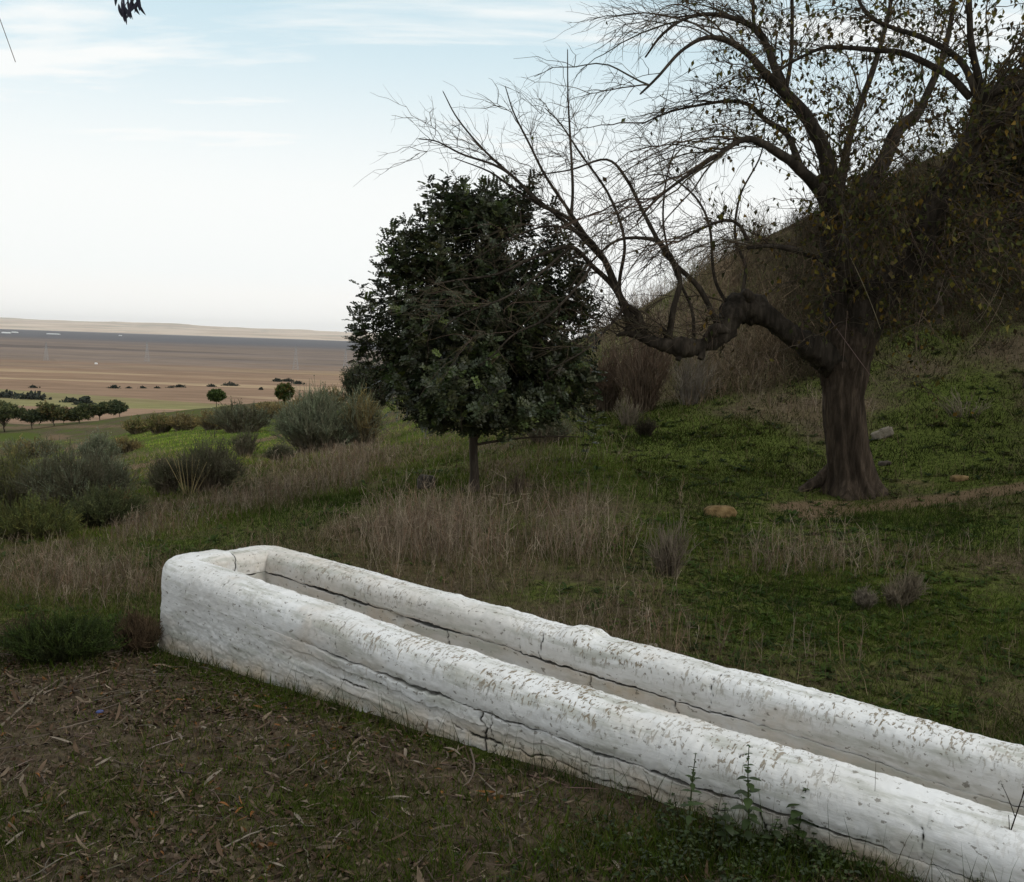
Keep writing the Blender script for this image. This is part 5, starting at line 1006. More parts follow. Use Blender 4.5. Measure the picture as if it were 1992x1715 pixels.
def build_litter():
    X = rng.uniform(-5.2, 2.6, 200000); Y = rng.uniform(1.6, 5.9, 200000); px, py, g, d, b, l = cover(X, Y); cl = np.clip(.55 + .9 * fbm(X * 1.3, Y * 1.3, None, 520, 3), .05, 1)
    k = (rng.random(len(X)) < l * cl * .60) & off_trough(X, Y, .02); X, Y = X[k], Y[k]; n = len(X)
    big = rng.random(n) < .09; ln = np.where(big, rng.uniform(.045, .10, n), rng.uniform(.010, .042, n)); wd = np.where(big, rng.uniform(.009, .017, n), rng.uniform(.004, .012, n))
    v, f = litter_geo(X, Y, n, ln, wd); c = pick(n, [(.16, .12, .085), (.12, .082, .055), (.23, .185, .14), (.09, .058, .037), (.17, .08, .03), (.075, .06, .045)], [.25, .3, .06, .27, .05, .07]) * rng.uniform(.6, 1.1, (n, 1))
    mbl = MB().add(v, f, rep(c, 12)); kb = rng.choice(n, n // 2); dz = .004 + rng.uniform(0, .012, len(kb)); q = np.stack([X[kb] + rng.normal(0, .02, len(kb)), Y[kb] + rng.normal(0, .02, len(kb)), height(X[kb], Y[kb]) + dz], 1)
    v, f = kites(q, unit(rng.normal(0, 1, (len(kb), 3)) * np.array([1, 1, .3])), unit(rng.normal(0, .45, (len(kb), 3)) + np.array([0, 0, 1.0])), rng.uniform(.012, .035, len(kb)), rng.uniform(.008, .022, len(kb)), .25, .3); mbl.add(v, f, rep(c[kb] * .75, 4))
    tag(mbl.build('leaf_litter', M_LITTER), 'brown litter of dead leaves and bark scraps in front of the trough', 'leaf litter', None, 'stuff'); print('litter', n)
    # twiglets
    n = 1300; X = rng.uniform(-3, 2, n); Y = rng.uniform(2.3, 5.5, n); px, py, g, d, b, l = cover(X, Y); k = (l > .25) & off_trough(X, Y, .05); X, Y = X[k], Y[k]; n = len(X); a = rng.uniform(0, 6.3, n); ll = rng.uniform(.04, .2, n)
    t = np.linspace(-.5, .5, 5); xs = X[:, None] + np.cos(a)[:, None] * ll[:, None] * t + rng.normal(0, .006, (n, 5)); ys = Y[:, None] + np.sin(a)[:, None] * ll[:, None] * t + rng.normal(0, .006, (n, 5))
    S = np.stack([xs, ys, height(xs, ys) + .006 + rng.uniform(0, .012, (n, 1))], -1); v, f = tubes(S, np.full((n, 5), .0014) * rng.uniform(.7, 1.8, (n, 1)), 4)
    tag(MB().add(v, f, rep(tint(n, (.13, .10, .08), .25), 20)).build('twig_litter', M_TWIG), 'thin dead twigs strewn among the leaf litter', 'twigs', None, 'stuff')
build_litter()
# larger fallen leaves, each its own
proto = []
for k in range(5):
    mb = MB(); L_ = [.12, .10, .14, .09, .11][k]; W_ = [.018, .024, .016, .022, .02][k]; t = np.linspace(0, 1, 9); cv = [.9, -.5, .5, 1.5, .2][k]
    xs = L_ * (t - .5); zs = .012 + .010 * np.sin(t * math.pi) * cv; ys = L_ * .25 * cv * (t - .5) ** 2; w = W_ * .5 * leafprof(t)
    v = np.stack([np.stack([xs, ys - w, zs + w * .5], 1), np.stack([xs, ys, zs], 1), np.stack([xs, ys + w, zs + w * .5], 1)], 1).reshape(-1, 3); i = np.arange(8)[:, None] * 3 + np.arange(2)[None]; i = i.ravel()
    mb.add(v, np.stack([i, i + 1, i + 4, i + 3], 1), [(.19, .155, .12), (.14, .105, .08), (.21, .175, .14), (.20, .085, .03), (.12, .09, .068)][k]); o = mb.build('fallen_leaf', M_LITTER); proto.append(o)
LAB = ['pale curled sickle leaf lying on the leaf litter', 'broad brown dead leaf lying on the leaf litter', 'long pale dead leaf lying on the leaf litter', 'rust orange dead leaf curled on the leaf litter', 'dark brown dead leaf lying on the leaf litter']
spots = [(300, 1510), (345, 1505), (530, 1515), (555, 1545), (690, 1545), (705, 1540), (812, 1492), (880, 1470), (640, 1660), (655, 1640), (470, 1585), (430, 1580), (490, 1590), (40, 1500), (70, 1515), (950, 1672), (820, 1680), (420, 1690), (200, 1490), (500, 1450), (560, 1440), (330, 1560), (150, 1600), (240, 1650), (610, 1520), (770, 1560), (900, 1560), (1010, 1640), (1120, 1660), (730, 1620), (580, 1600), (350, 1440), (120, 1450), (280, 1420), (680, 1480), (60, 1590), (110, 1680), (540, 1690), (390, 1640), (860, 1620), (30, 1640), (1250, 1625), (1200, 1690), (190, 1540), (410, 1520), (790, 1475), (480, 1660), (30, 1420)]
used = [False] * 5
for q, (x, y) in enumerate(spots):
    k = 3 if (x, y) in ((470, 1585), (430, 1580), (490, 1590), (70, 1515)) else int(rng.choice([0, 1, 2, 4])); o = proto[k]
    if used[k]: o = o.copy(); COL.objects.link(o)
    used[k] = True; p = on_ground(x, y); o.location = p + np.array([0, 0, .004]); o.rotation_euler = (rng.normal(0, .25), rng.normal(0, .25), rng.uniform(0, 6.3)); s_ = rng.uniform(.45, .8); o.scale = (s_, s_, s_)
    tag(o, LAB[k], 'leaf', ['pale sickle leaves', 'broad brown leaves', 'long pale leaves', 'rust orange leaves', 'dark brown leaves'][k] + ' in the foreground litter')
for k in range(5):
    if not used[k]: bpy.data.objects.remove(proto[k])
# ------------------------------------------------------------------ scrub that covers the upper bank (one mass)
def build_scrub():
    n = 1900; px = rng.uniform(1330, 2120, n); py = rng.uniform(330, 800, n); C = []
    for x, y in zip(px, py):
        lim = (690 - (x - 1330) * .30 if x < 1690 else 520) + rng.normal(0, 40)
        if y > lim + 90: continue
        d = ground_px(x, y, 12, 34)
        if d >= 33.9: continue
        p = P(x, y, d); C.append((p[0], p[1], float(height(p[0], p[1])), x, y))
    C = np.array(C); n = len(C); k = 26; i = np.repeat(np.arange(n), k); b = C[i, :3] + rng.normal(0, .16, (n * k, 3)) * np.array([1, 1, 0]); b[:, 2] = height(b[:, 0], b[:, 1]) - .02
    H = (np.where(rng.random(n) < .14, rng.uniform(.9, 1.6, n), rng.uniform(.22, .7, n))[i] * rng.uniform(.5, 1.1, n * k))[:, None]; dr = unit(rng.normal(0, .42, (n * k, 3)) + np.array([0, 0, 1.0])); S = bez(b, b + dr * H * .5, b + dr * H + rng.normal(0, .12, (n * k, 3)) * H, 4)
    base = pick(n, [(.060, .044, .028), (.045, .036, .022), (.042, .042, .018), (.075, .055, .038)], [.35, .3, .2, .15])[i] * rng.uniform(.7, 1.3, (n * k, 1)); left = np.clip((1560 - C[i, 3]) / 160, 0, 1)[:, None]; base = base * (1 + 2.2 * left)  # left end brightened: light on the hill crest put into the stem colour
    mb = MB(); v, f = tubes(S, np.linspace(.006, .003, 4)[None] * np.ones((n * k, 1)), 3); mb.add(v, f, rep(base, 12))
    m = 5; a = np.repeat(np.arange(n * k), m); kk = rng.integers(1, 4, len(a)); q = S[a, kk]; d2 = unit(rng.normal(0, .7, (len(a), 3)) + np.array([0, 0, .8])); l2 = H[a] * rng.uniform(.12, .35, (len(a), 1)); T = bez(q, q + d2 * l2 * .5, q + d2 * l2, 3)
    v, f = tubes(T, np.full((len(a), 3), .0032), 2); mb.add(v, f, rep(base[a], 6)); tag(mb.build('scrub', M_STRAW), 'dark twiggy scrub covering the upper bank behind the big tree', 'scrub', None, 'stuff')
    # its small leaves
    nl = n * k * 2; a = rng.integers(0, n * k, nl); q = S[a, rng.integers(1, 4, nl)] + rng.normal(0, .04, (nl, 3)); v, f = kites(q, rand_unit(nl), rand_unit(nl), rng.uniform(.03, .075, nl), rng.uniform(.02, .04, nl), .2)
    lc = pick(nl, [(.034, .036, .013), (.05, .042, .014), (.026, .03, .012), (.065, .05, .014)]) * rng.uniform(.7, 1.3, (nl, 1)); keepl = rng.random(nl) < np.where(C[np.repeat(np.arange(n), k)[a], 3] < 1560, .08, 1)
    idx = np.nonzero(keepl)[0]; v = v.reshape(nl, 4, 3)[idx].reshape(-1, 3); j = np.arange(len(idx))[:, None] * 4; f = np.concatenate([j + np.array([[0, 1, 2]]), j + np.array([[0, 2, 3]])])
    tag(MB().add(v, f, rep(lc[idx], 4)).build('scrub_leaves', M_LEAF), 'small olive and rusty leaves of the scrub on the upper bank', 'scrub', None, 'stuff'); print('scrub', n)
build_scrub()

# ------------------------------------------------------------------ weeds at the trough
M_WEED = leaf_mat('weed_leaf', .5, .3, .3, .3)
def nettle(px, py, hpx, lab, nn=9, lean=0.0, leafw=.6, cat='weed', size=1.0, seed=0):
    p = on_ground(px, py); m = MPP(p[1]); H = hpx * m; root = thing('nettle', lab, cat, p); R_ = np.random.default_rng(seed + 50)
    s = curve([p - np.array([0, 0, .02]), p + np.array([lean * .3 * H, 0, .35 * H]), p + np.array([lean * .7 * H, .01, .7 * H]), p + np.array([lean * H, .0, H])], 24)
    v, f = tubes(s[None], np.linspace(.0032, .0012, 24)[None], 6); MB().add(v, f, (.035, .045, .016)).build('stem', M_TWIG, root)
    mb = MB()
    for k in range(nn):
        t = .18 + .82 * k / (nn - 1); q = s[min(int(t * 23), 23)]; ln = (.050 - .030 * abs(t - .45) * 1.6 - .012 * (t > .8)) * size
        for sd in range(2 if t < .95 else 4):
            a = k * 1.57 + sd * (math.pi if t < .95 else 1.57) + R_.normal(0, .3); d = np.array([math.cos(a), math.sin(a), .25 + R_.normal(0, .25)]); pr = lambda x: np.array([.12, .75, 1.0, .85, .55, .06])
            v, f = strips(q[None], d[None], np.array([[0, 0, 1.0]]), ln * R_.uniform(.8, 1.25), ln * leafw, R_.uniform(.5, 1.2), 6, pr); mb.add(v, f, np.array((.034, .055, .014)) * R_.uniform(.7, 1.4))
    mb.build('leaves', M_WEED, root); return root
nettle(1335, 1655, 205, 'tall thin nettle in front of the trough, left of the other tall nettle', 13, .04, .5, seed=1, size=.8)
nettle(1455, 1660, 225, 'tallest leafy nettle standing before the near side of the trough', 14, -.05, .62, seed=2, size=.95)
nettle(1548, 1650, 125, 'broad leafed nettle right of the tallest nettle', 7, .1, .7, seed=3, size=1.2)
nettle(1590, 1655, 80, 'short drooping nettle at the right of the broad leafed one', 6, .2, .7, seed=4, size=.9)
nettle(1415, 1665, 110, 'short bushy nettle left of the tallest nettle', 8, -.1, .7, seed=5, size=.9)
nettle(1500, 1670, 80, 'small nettle between the tallest and the broad leafed nettle', 6, .1, .7, seed=6, size=.9)
def build_low_weeds():
    n = 750; cw = on_ground(1440, 1665); X = rng.normal(cw[0], .30, n); Y = rng.normal(cw[1], .17, n); k = off_trough(X, Y, .0) & (Y > 2.1); X, Y = X[k], Y[k]; Z = height(X, Y); n = len(X); h = rng.uniform(.012, .09, n) * np.clip(1.2 - 1.5 * np.abs(X - cw[0]), .25, 1)
    q = np.stack([X, Y, Z], 1); st = np.stack([q, q + np.stack([rng.normal(0, .01, n), rng.normal(0, .01, n), h], 1)], 1); mb = MB(); v, f = tubes(st, np.full((n, 2), .0009), 3); mb.add(v, f, (.03, .04, .014))
    m = 4; i = np.repeat(np.arange(n), m); t = rng.uniform(.45, 1.05, (n * m, 1)); b = st[i, 0] * (1 - t) + st[i, 1] * t; v, f = kites(b, unit(rng.normal(0, 1, (n * m, 3)) * np.array([1, 1, .35])), unit(rng.normal(0, .4, (n * m, 3)) + np.array([0, 0, 1.0])), rng.uniform(.009, .024, n * m), rng.uniform(.006, .015, n * m), .12, .15)
    mb.add(v, f, rep(pick(n * m, [(.034, .055, .013), (.05, .07, .018), (.025, .04, .012)]) * rng.uniform(.7, 1.3, (n * m, 1)), 4)); tag(mb.build('low_weeds', M_WEED), 'low leafy weeds crowding the ground under the nettles', 'weeds', None, 'stuff')
    # tall thin grass along the foot of the near wall and wisps beside the nettles
    n = 1500; s = rng.uniform(-.1, 4.4, n); o = -.14 - np.abs(rng.normal(0, .035, n)); dens = np.clip(.25 + .9 * fbm(s * 2.3, s * 0, None, 610, 3) + .5 * np.exp(-((s - 3.0) / .6) ** 2), .04, 1); k = rng.random(n) < dens; s, o = s[k], o[k]; n = len(s)
    q = A0 + DL * s[:, None] + DP * o[:, None]; q[:, 2] = height(q[:, 0], q[:, 1]) - .004; tall = rng.random(n) < .30; h = np.where(tall, rng.uniform(.09, .20, n), rng.uniform(.03, .09, n)); v, f = strips(q, unit(rng.normal(0, .28, (n, 3)) + np.array([0, 0, 1.0])), rand_unit(n), h, rng.uniform(.0022, .0042, n), rng.uniform(.1, 1.1, n), 5)
    c = np.where(rng.random((n, 1)) < .7, np.array([.036, .055, .014]), np.array([.11, .10, .055])) * rng.uniform(.6, 1.4, (n, 1)); tag(MB().add(v, f, rep(c, 10)).build('wall_foot_grass', M_GRASS), 'thin grass blades growing along the foot of the near trough wall', 'grass', None, 'stuff')
build_low_weeds()
def stalk(px, py, pts, r, lab, col=(.10, .08, .055), side=3):
    p = on_ground(px, py); d = p[1]; path = [p - np.array([0, 0, .02])] + [P(x, y, d - .01 * k) for k, (x, y) in enumerate(pts)]; s = curve(path, 20); root = thing('weed_stalk', lab, 'stalk', p); v, f = tubes(s[None], np.linspace(r, r * .4, 20)[None], 5); MB().add(v, f, col).build('stem', M_TWIG, root)
    mb = MB()
    for k in range(side):
        q = s[8 + int(k * 11 / max(side, 1))]; e = q + np.array([rng.uniform(-.05, .05), rng.uniform(-.03, .03), rng.uniform(.03, .08)]); v, f = tubes(bez(q[None], (q + e)[None] / 2 + np.array([0, 0, .01]), e[None], 5), np.linspace(r * .5, r * .3, 5)[None], 4); mb.add(v, f, col)
    if side: mb.build('sprig', M_TWIG, root)
stalk(1945, 1740, [(1950, 1680), (1962, 1630), (1980, 1575), (2000, 1520)], .0030, 'dark bent stalk crossing the rim at the right edge', (.03, .025, .02), 4)
stalk(1676, 1665, [(1684, 1620), (1700, 1560), (1704, 1480)], .0013, 'hair thin stalk crossing the near rim right of the nettles', (.09, .075, .06), 0)
stalk(1596, 1650, [(1602, 1580), (1615, 1530), (1628, 1486)], .0012, 'hair thin leaning stalk above the short drooping nettle', (.09, .075, .06), 0)
stalk(1620, 1655, [(1628, 1600), (1638, 1560), (1641, 1540)], .0015, 'thin dry stalk at the foot of the rim between the hair thin stalks', (.07, .055, .04), 1)
stalk(912, 1515, [(915, 1490), (905, 1455), (902, 1440)], .0035, 'stubby brown stem leaning on the wall left of the big crack', (.10, .07, .05), 0)
stalk(640, 1392, [(650, 1360), (668, 1325), (672, 1310)], .0012, 'thin grass stem against the trough wall near its middle', (.05, .05, .03), 1)

# ------------------------------------------------------------------ stones, sticks and litter
def stone_mat(name, c1, c2):
    t = NT(name); n = t.noise(t.coord('World'), 14, 7, .65); n2 = t.noise(t.coord('World'), 60, 4, .6); c = t.mix(t.mr(n, .3, .7), c1, c2); c = t.mix(t.mr(n2, .58, .7, 0, .5), c, tuple(x * .4 for x in c1)); return t.done(t.bsdf(c, .95, t.bump(t.math('ADD', n, t.math('MULTIPLY', n2, .5)), .8, .012), .15).outputs[0])
M_OCHRE = stone_mat('ochre_stone', (.10, .062, .024), (.22, .15, .072)); M_PALE = stone_mat('pale_stone', (.12, .10, .075), (.24, .21, .165)); M_DARKST = stone_mat('dark_stone', (.035, .03, .024), (.09, .075, .06))
def stone(px, py, wpx, hpx, lab, mat, tilt=0.0, seed=0, sink=.25, name='stone', cat='stone', group=None, dep=.7, sq=.62):
    p = on_ground(px, py); m = MPP(p[1]); U_, V_ = 28, 18; th = np.linspace(0, 2 * math.pi, U_, endpoint=False); ph = np.linspace(.02, math.pi - .02, V_); T_, F_ = np.meshgrid(th, ph); d = np.stack([np.cos(T_) * np.sin(F_), np.sin(T_) * np.sin(F_), np.cos(F_)], -1)
    d = np.sign(d) * np.abs(d) ** sq; r = 1 + .22 * fbm(d[..., 0] * 1.5 + seed, d[..., 1] * 1.5, d[..., 2] * 1.5, 700 + seed, 4) + .09 * fbm(d[..., 0] * 5 + seed, d[..., 1] * 6, d[..., 2] * 6, 720 + seed, 3)
    v = d * r[..., None] * np.array([wpx * m * .5, wpx * m * .5 * dep, hpx * m * .62]); ct, sn = math.cos(tilt), math.sin(tilt); v = np.stack([v[..., 0] * ct - v[..., 2] * sn, v[..., 1], v[..., 0] * sn + v[..., 2] * ct], -1) + p + np.array([0, 0, hpx * m * (.5 - sink)])
    i = np.arange(V_ - 1)[:, None] * U_; j = np.arange(U_)[None]; j2 = (j + 1) % U_; f = np.stack([i + j, i + U_ + j, i + U_ + j2, i + j2], -1).reshape(-1, 4); o = MB().add(v.reshape(-1, 3), f).build(name, mat, origin=p); return tag(o, lab, cat, group)
stone(1400, 1003, 62, 26, 'rounded ochre stone in the green grass left of the tree roots', M_OCHRE, 0, 1, .38)
stone(1716, 853, 42, 15, 'pale slab of stone tilted on the bank right of the trunk', M_PALE, .42, 2, 0, sq=.4, dep=.35)
stone(1866, 935, 34, 12, 'flat brownish stone beside the earth path', M_OCHRE, .05, 3)
stone(1683, 970, 15, 9, 'small pale stone at the foot of the thick trunk', M_OCHRE, 0, 4)
stone(1720, 905, 24, 9, 'brown stone lying just right of the thick trunk', M_DARKST, .1, 5)
stone(829, 950, 36, 30, 'dark rounded stone in the turf left of the thin trunk', M_DARKST, 0, 6)
stone(1268, 1262, 26, 9, 'pale scrap of stone in the grass behind the trough', M_PALE, .1, 7)
for k, (x, y, w, lab) in enumerate([(254, 1383, 8, 'white pebble next to the blue cap'), (425, 1384, 7, 'white pebble in the litter below the trough corner'), (353, 1366, 8, 'white chip nearest the trough base'), (765, 1445, 11, 'white chip on the soil near the big crack'), (408, 1385, 6, 'tiny white chip beside the pebble below the trough corner'), (270, 1385, 9, 'grey pebble right of the blue cap'), (573, 1447, 8, 'white chip in the middle of the litter'), (705, 1455, 12, 'bluish grey pebble in the litter left of the big crack'), (860, 1577, 13, 'dark grey pebble in the litter at lower centre'), (396, 1420, 12, 'pale flake among the litter left of centre'), (1225, 1630, 18, 'round grey stone below the weeds')]):
    stone(x, y, w, w * .6, lab, M_PALE if k not in (8,) else M_DARKST, 0, 20 + k, .2, 'pebble', 'pebble')
def cap(px, py):
    p = on_ground(px, py); root = thing('bottle_cap', 'small blue bottle cap lying in the litter at the left', 'bottle cap', p); t = NT('blue_plastic'); n = t.noise(t.coord('World'), 300, 3); m_ = t.done(t.bsdf(t.mix(n, (.02, .035, .14), (.03, .05, .20)), .5, None, .4).outputs[0])
    S = 32; th = np.linspace(0, 2 * math.pi, S, endpoint=False); ri = .015 + .0006 * (np.arange(S) % 2); R = np.stack([np.cos(th), np.sin(th)], 1); rings = [(0.0, .006), (.013, .0125), (1, .0105), (1, .001), (.90, .001), (.88, .009), (0, .0095)]
    V = []; 
    for k, (a, z) in enumerate(rings): rr = ri if a == 1 else np.full(S, .015 * a if a != .013 else .013); V.append(np.concatenate([R * rr[:, None], np.full((S, 1), z if k else .0125)], 1))
    V = np.concatenate(V) + p + np.array([0, 0, .004]); i = np.arange(len(rings) - 1)[:, None] * S; j = np.arange(S)[None]; j2 = (j + 1) % S; MB().add(V, np.stack([i + j, i + j2, i + S + j2, i + S + j], -1).reshape(-1, 4)).build('shell', m_, root)
cap(194, 1391)
def stick(pts, r, lab, col, lift=.008):
    P_ = [on_ground(x, y) + np.array([0, 0, lift + r]) for x, y in pts]; s = curve(P_, 30); s[:, 2] += .004 * fbm(np.arange(30) * .4, np.zeros(30), None, int(pts[0][0]), 3); v, f = tubes(s[None], (np.linspace(r, r * .45, 30) * (1 + .15 * np.sin(np.arange(30) * 2.1)))[None], 8); o = MB().add(v, f, col).build('stick', M_TWIG, origin=P_[0]); tag(o, lab, 'stick')
stick([(0, 1420), (50, 1378), (90, 1345), (125, 1325)], .006, 'long pale stick at the left edge of the foreground', (.13, .105, .08))
stick([(935, 1520), (975, 1552), (1030, 1545), (1075, 1520), (1090, 1505)], .0028, 'curved thin twig arching on the soil below the big crack', (.17, .14, .11))
stick([(915, 1470), (922, 1505), (915, 1530), (900, 1545)], .004, 'short bent twig beside the foot of the wall', (.14, .11, .09), .02)
stick([(430, 1660), (500, 1625), (560, 1612), (620, 1618)], .003, 'pale bark strip in the middle of the litter', (.22, .19, .155))
stick([(260, 1370), (300, 1345), (345, 1340)], .003, 'thin grey twig left of the trough corner', (.16, .13, .10))
stick([(25, 1255), (50, 1240), (72, 1225)], .006, 'grey stick leaning by the green bush at the left', (.15, .12, .09), .03)
stick([(560, 1525), (590, 1505), (618, 1482)], .002, 'thin pale stem lying across the litter at centre left', (.17, .14, .10), .03)
stick([(800, 1700), (830, 1670), (860, 1645)], .0025, 'thin twig in the bottom centre of the litter', (.13, .10, .08), .01)
# dry plants that stand apart
airy(1745, 1180, 78, 80, 'pale feathery dry plant leaning in the grass behind the trough', [(.20, .165, .12), (.16, .13, .09)], [(.15, .12, .085)], 150, 8, 61, 0, 'dry_plant', 'dry plant', .15)
airy(1682, 1185, 44, 48, 'small round pale dry plant left of the feathery one', [(.20, .17, .13)], [(.14, .11, .08)], 130, 8, 62, 0, 'dry_plant', 'dry plant')
airy(1875, 812, 60, 130, 'splayed tuft of pale straws on the dark bank at the right', [(.20, .17, .125)], [(.12, .10, .07)], 38, 2, 63, 0, 'dry_plant', 'dry plant', -.1)
airy(1300, 1120, 125, 90, 'tall grey dead weed at the right end of the brown stalks', [(.17, .14, .105)], [(.13, .10, .075)], 90, 7, 64, 0, 'dry_plant', 'dry plant')
airy(1010, 960, 0.1 + 52, 40, 'thin dead sprig in the turf right of the thin trunk', [(.12, .09, .065)], [(.10, .075, .055)], 30, 5, 65, 0, 'dry_plant', 'dry plant')
airy(230, 1010, 60, 60, 'rust red dry weed at the right foot of the dark green bush', [(.16, .075, .03), (.13, .07, .035)], [(.10, .06, .035)], 130, 7, 66, .2, 'dry_plant', 'dry plant')
airy(268, 1268, 95, 95, 'brown dead tuft against the left end of the trough', [(.13, .09, .055), (.10, .07, .045)], [(.08, .055, .035)], 230, 8, 67, 0, 'dry_plant', 'dry plant')
airy(120, 1283, 100, 250, 'dark green leafy bush left of the trough corner', [(.040, .062, .016), (.055, .078, .020), (.034, .048, .018)], [(.05, .05, .025)], 420, 10, 68, 1.8)
airy(60, 1275, 90, 120, 'brown dry stems tangled in the left side of the leafy bush', [(.09, .065, .04), (.07, .055, .035)], [(.06, .045, .03)], 150, 7, 69, .1, 'dry_plant', 'dry plant')
def canes():
    p = on_ground(368, 962); m = MPP(p[1]); root = thing('cane_clump', 'fan of tall straw coloured canes in front of the dark twiggy shrub', 'canes', p); tops = [(322, 890), (333, 880), (345, 888), (352, 895), (362, 892), (374, 884), (380, 880), (388, 892), (396, 900), (402, 898), (336, 905), (410, 912)]
    for k, (x, y) in enumerate(tops):
        t = P(x, y, p[1] + rng.normal(0, .12)); b = p + np.array([(x - 368) * m * .22, rng.normal(0, .05), -.03]); s = bez(b[None], (b * .5 + t * .5 + np.array([0, 0, .03]))[None], t[None], 8); v, f = tubes(s, np.linspace(1.0, .4, 8)[None] * m * .95, 6); MB().add(v, f, np.array((.30, .235, .12)) * rng.uniform(.7, 1.15)).build('cane', M_STRAW, root)
canes()

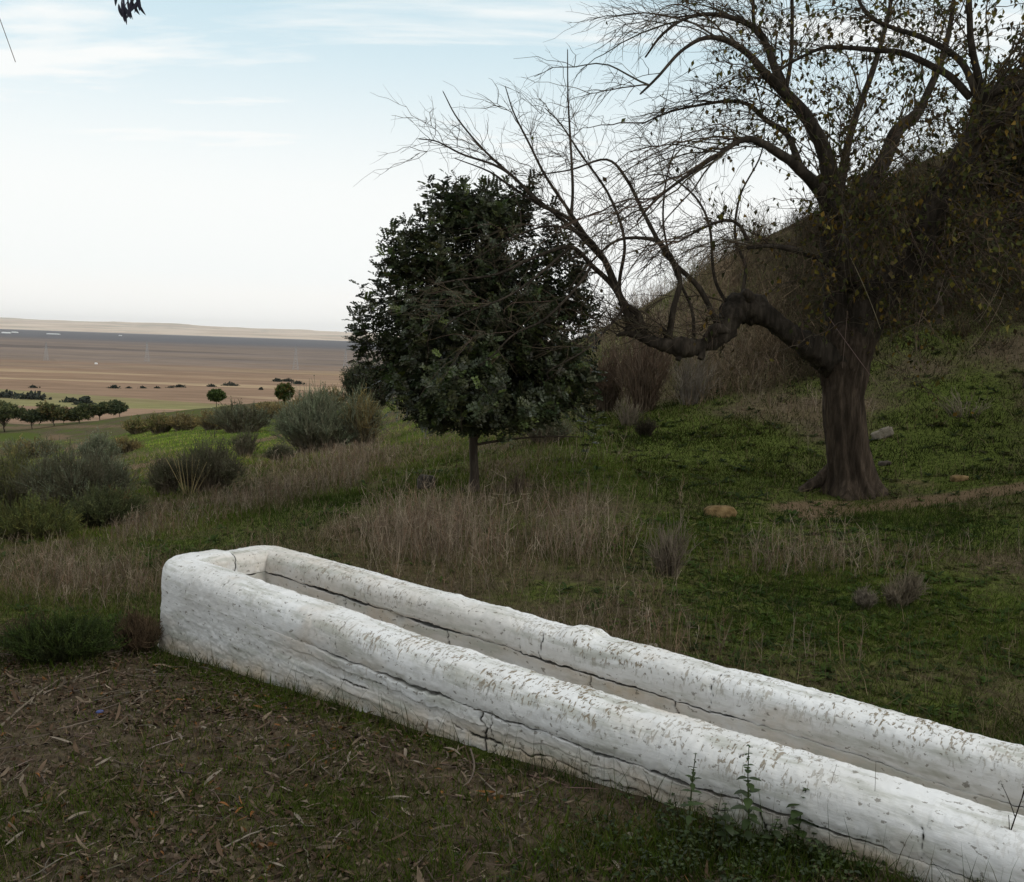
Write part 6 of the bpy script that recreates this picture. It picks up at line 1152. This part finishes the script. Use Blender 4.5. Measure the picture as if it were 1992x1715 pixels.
# ------------------------------------------------------------------ the eucalyptus overhead (its hanging leaves enter the view at the top left)
def build_eucalyptus():
    b = np.array([-4.6, .4, 0.0]); b[2] = float(height(b[0], b[1])); root = thing('eucalyptus_tree', 'tall tree beside the viewpoint with slender hanging leaves showing at the top left', 'tree', b)
    mb = MB(); limb(mb, [b - np.array([0, 0, .2]), b + np.array([.1, 0, 1.6]), b + np.array([.0, .2, 3.6]), b + np.array([.3, .3, 6]), b + np.array([.2, .2, 9])], [.32, .24, .2, .15, .07], 50, 20, .1, 800, 4); mb.build('trunk', bark_mat('peeling_bark', (.20, .16, .12), (.36, .32, .26), 3, .4), root)
    limbs = [[b + np.array([.05, .1, 3.0]), (-3.4, 2.2, 3.9), (-2.3, 3.6, 4.1), (-1.75, 4.1, 3.75), (-1.55, 4.3, 3.3)], [b + np.array([.1, .2, 4.5]), (-3.0, 1.4, 6.2), (-1.2, 2.0, 7.2), (.8, 2.0, 7.4)], [b + np.array([.2, .2, 5.5]), (-3.6, -1.0, 7.4), (-2.2, -2.4, 8.2), (-.4, -2.6, 8.0)], [b + np.array([.2, .2, 5]), (-5.0, 2.0, 6.4), (-4.6, 4.4, 7.0), (-4.0, 6, 6.8)]]
    ends = []
    for k, l in enumerate(limbs):
        m_ = MB(); p, r = limb(m_, [np.array(x, float) for x in l], [.10, .06, .035, .012] if k else [.07, .045, .025, .012, .004], 36, 10, .08, 810 + k, 5); m_.build('branch', M_BARK_CAR, root); ends.append(p)
    # hanging sprays of leaves
    q = []
    for k, p in enumerate(ends[1:]):
        i = rng.integers(10, 36, 420); q.append(p[i] + rng.normal(0, 1, (420, 3)) * np.array([.8, .8, .55]))
    q = np.concatenate(q); n = len(q); st = np.stack([q, q + rng.normal(0, .06, (n, 3)) - np.array([0, 0, .14]), q + rng.normal(0, .1, (n, 3)) - np.array([0, 0, .30])], 1); mt = MB(); v, f = tubes(st, np.full((n, 3), .002), 3); mt.add(v, f, (.09, .06, .04))
    hang = [(238, 2), (246, 0), (252, 3), (236, 10), (262, 0), (258, 8), (268, 5), (243, 15), (225, -20), (250, -30), (270, -25), (240, -45), (262, -50)]; hq = np.array([P(x, y - 4, 4.2) for x, y in hang]); e0 = ends[0][-1]
    hs = bez(np.repeat(e0[None], len(hq), 0), (hq + e0) / 2 + np.array([0, 0, -.05]), hq, 6); v, f = tubes(hs, np.full((len(hq), 6), .0016), 4); mt.add(v, f, (.08, .055, .045))
    e1 = ends[0][16]; hq2 = np.array([P(-4, 330, 3.2), P(-20, 300, 3.2), P(-30, 345, 3.2), P(30, 120, 3.0)]); hs2 = bez(np.repeat(e1[None], 4, 0), (hq2 * .7 + e1 * .3) * np.array([1, 1, 0]) + np.array([-.25, .1, 0]) + np.array([0, 0, 1.0]) * (hq2 * .35 + e1 * .65)[:, 2:3], hq2, 8); hs2[:, 1:-1] += rng.normal(0, .03, (4, 6, 3)); v, f = tubes(hs2, np.full((4, 8), .0014), 4); mt.add(v, f, (.08, .055, .045)); mt.build('twigs', M_TWIG, root)['kind'] = 'stuff'
    B = np.concatenate([np.repeat(st[:, 1], 3, 0), np.repeat(st[:, 2], 3, 0)]) + rng.normal(0, .03, (n * 6, 3)); D_ = unit(rng.normal(0, .45, (n * 6, 3)) - np.array([0, 0, 1.0])); Lb = MB(); v, f = strips(B, D_, rand_unit(len(B)), rng.uniform(.09, .16, len(B)), rng.uniform(.014, .022, len(B)), rng.uniform(.0, .5, len(B)), 5, leafprof, rng.normal(0, .15, len(B))); Lb.add(v, f, rep(tint(len(B), (.05, .062, .04), .2), 10))
    H2 = np.concatenate([hq, hq, hq2[:3], hs2[:3, 2:7].reshape(-1, 3), hs2[:3, 2:7].reshape(-1, 3)]); d2 = unit(rng.normal(0, .22, (len(H2), 3)) - np.array([0, 0, 1.0])); v, f = strips(H2 + rng.normal(0, .008, H2.shape), d2, np.repeat(np.array([[0, -1.0, .1]]), len(H2), 0) + rng.normal(0, .5, H2.shape), rng.uniform(.05, .09, len(H2)), rng.uniform(.010, .015, len(H2)), rng.uniform(-.2, .5, len(H2)), 7, leafprof, rng.normal(0, .2, len(H2))); Lb.add(v, f, rep(tint(len(H2), (.035, .035, .05), .2), 14)); Lb.build('leaves', M_LEAF, root)
build_eucalyptus()

# unseen grove added left of and behind the viewpoint to shade the trough's near side
for gx, gy, gh, gw, glab, gs in [(-7.6, 2.6, 8.0, 5.6, 'leafy tree added for shade beside the trough on the left, outside the view', 81), (-6.4, -2.6, 9.0, 6.2, 'leafy unseen tree added for shade behind the viewpoint on the left', 82), (-2.2, -6.4, 8.5, 6.0, 'leafy unseen tree added for shade directly behind the viewpoint', 83)]:
    leafy('eucalyptus_tree', glab, 'tree', (gx, gy, float(height(gx, gy)) - .05), gh, gw, .9, 2600, .17, [(.045, .056, .034), (.055, .06, .036)], 'added shade grove behind the viewpoint', seed=gs, gap=-.6, n_leaf=12, lw=.3, sq=1.0)  # added shade trees, sharing the name of the eucalyptus in view
# ------------------------------------------------------------------ the air over the plain
def build_haze():
    t = NT('hazy_air'); v = t.N('ShaderNodeVolumePrincipled'); v.inputs['Color'].default_value = (1.0, 1.0, 1.0, 1); v.inputs['Density'].default_value = HAZE; v.inputs['Anisotropy'].default_value = 0.0
    t.L(v.outputs[0], t.out.inputs['Volume'])
    a, z0, z1 = 26500.0, PLAIN_Z - 4.5, 310.0; p = np.array([(x, y, z) for z in (z0, z1) for y in (-a, a) for x in (-a, a)]); f = [(0, 2, 3, 1), (4, 5, 7, 6), (0, 1, 5, 4), (2, 6, 7, 3), (0, 4, 6, 2), (1, 3, 7, 5)]
    tag(MB().add(p, f).build('haze', t.m, smooth=False), kind='stuff')
HAZE = 2.2e-5
build_haze()
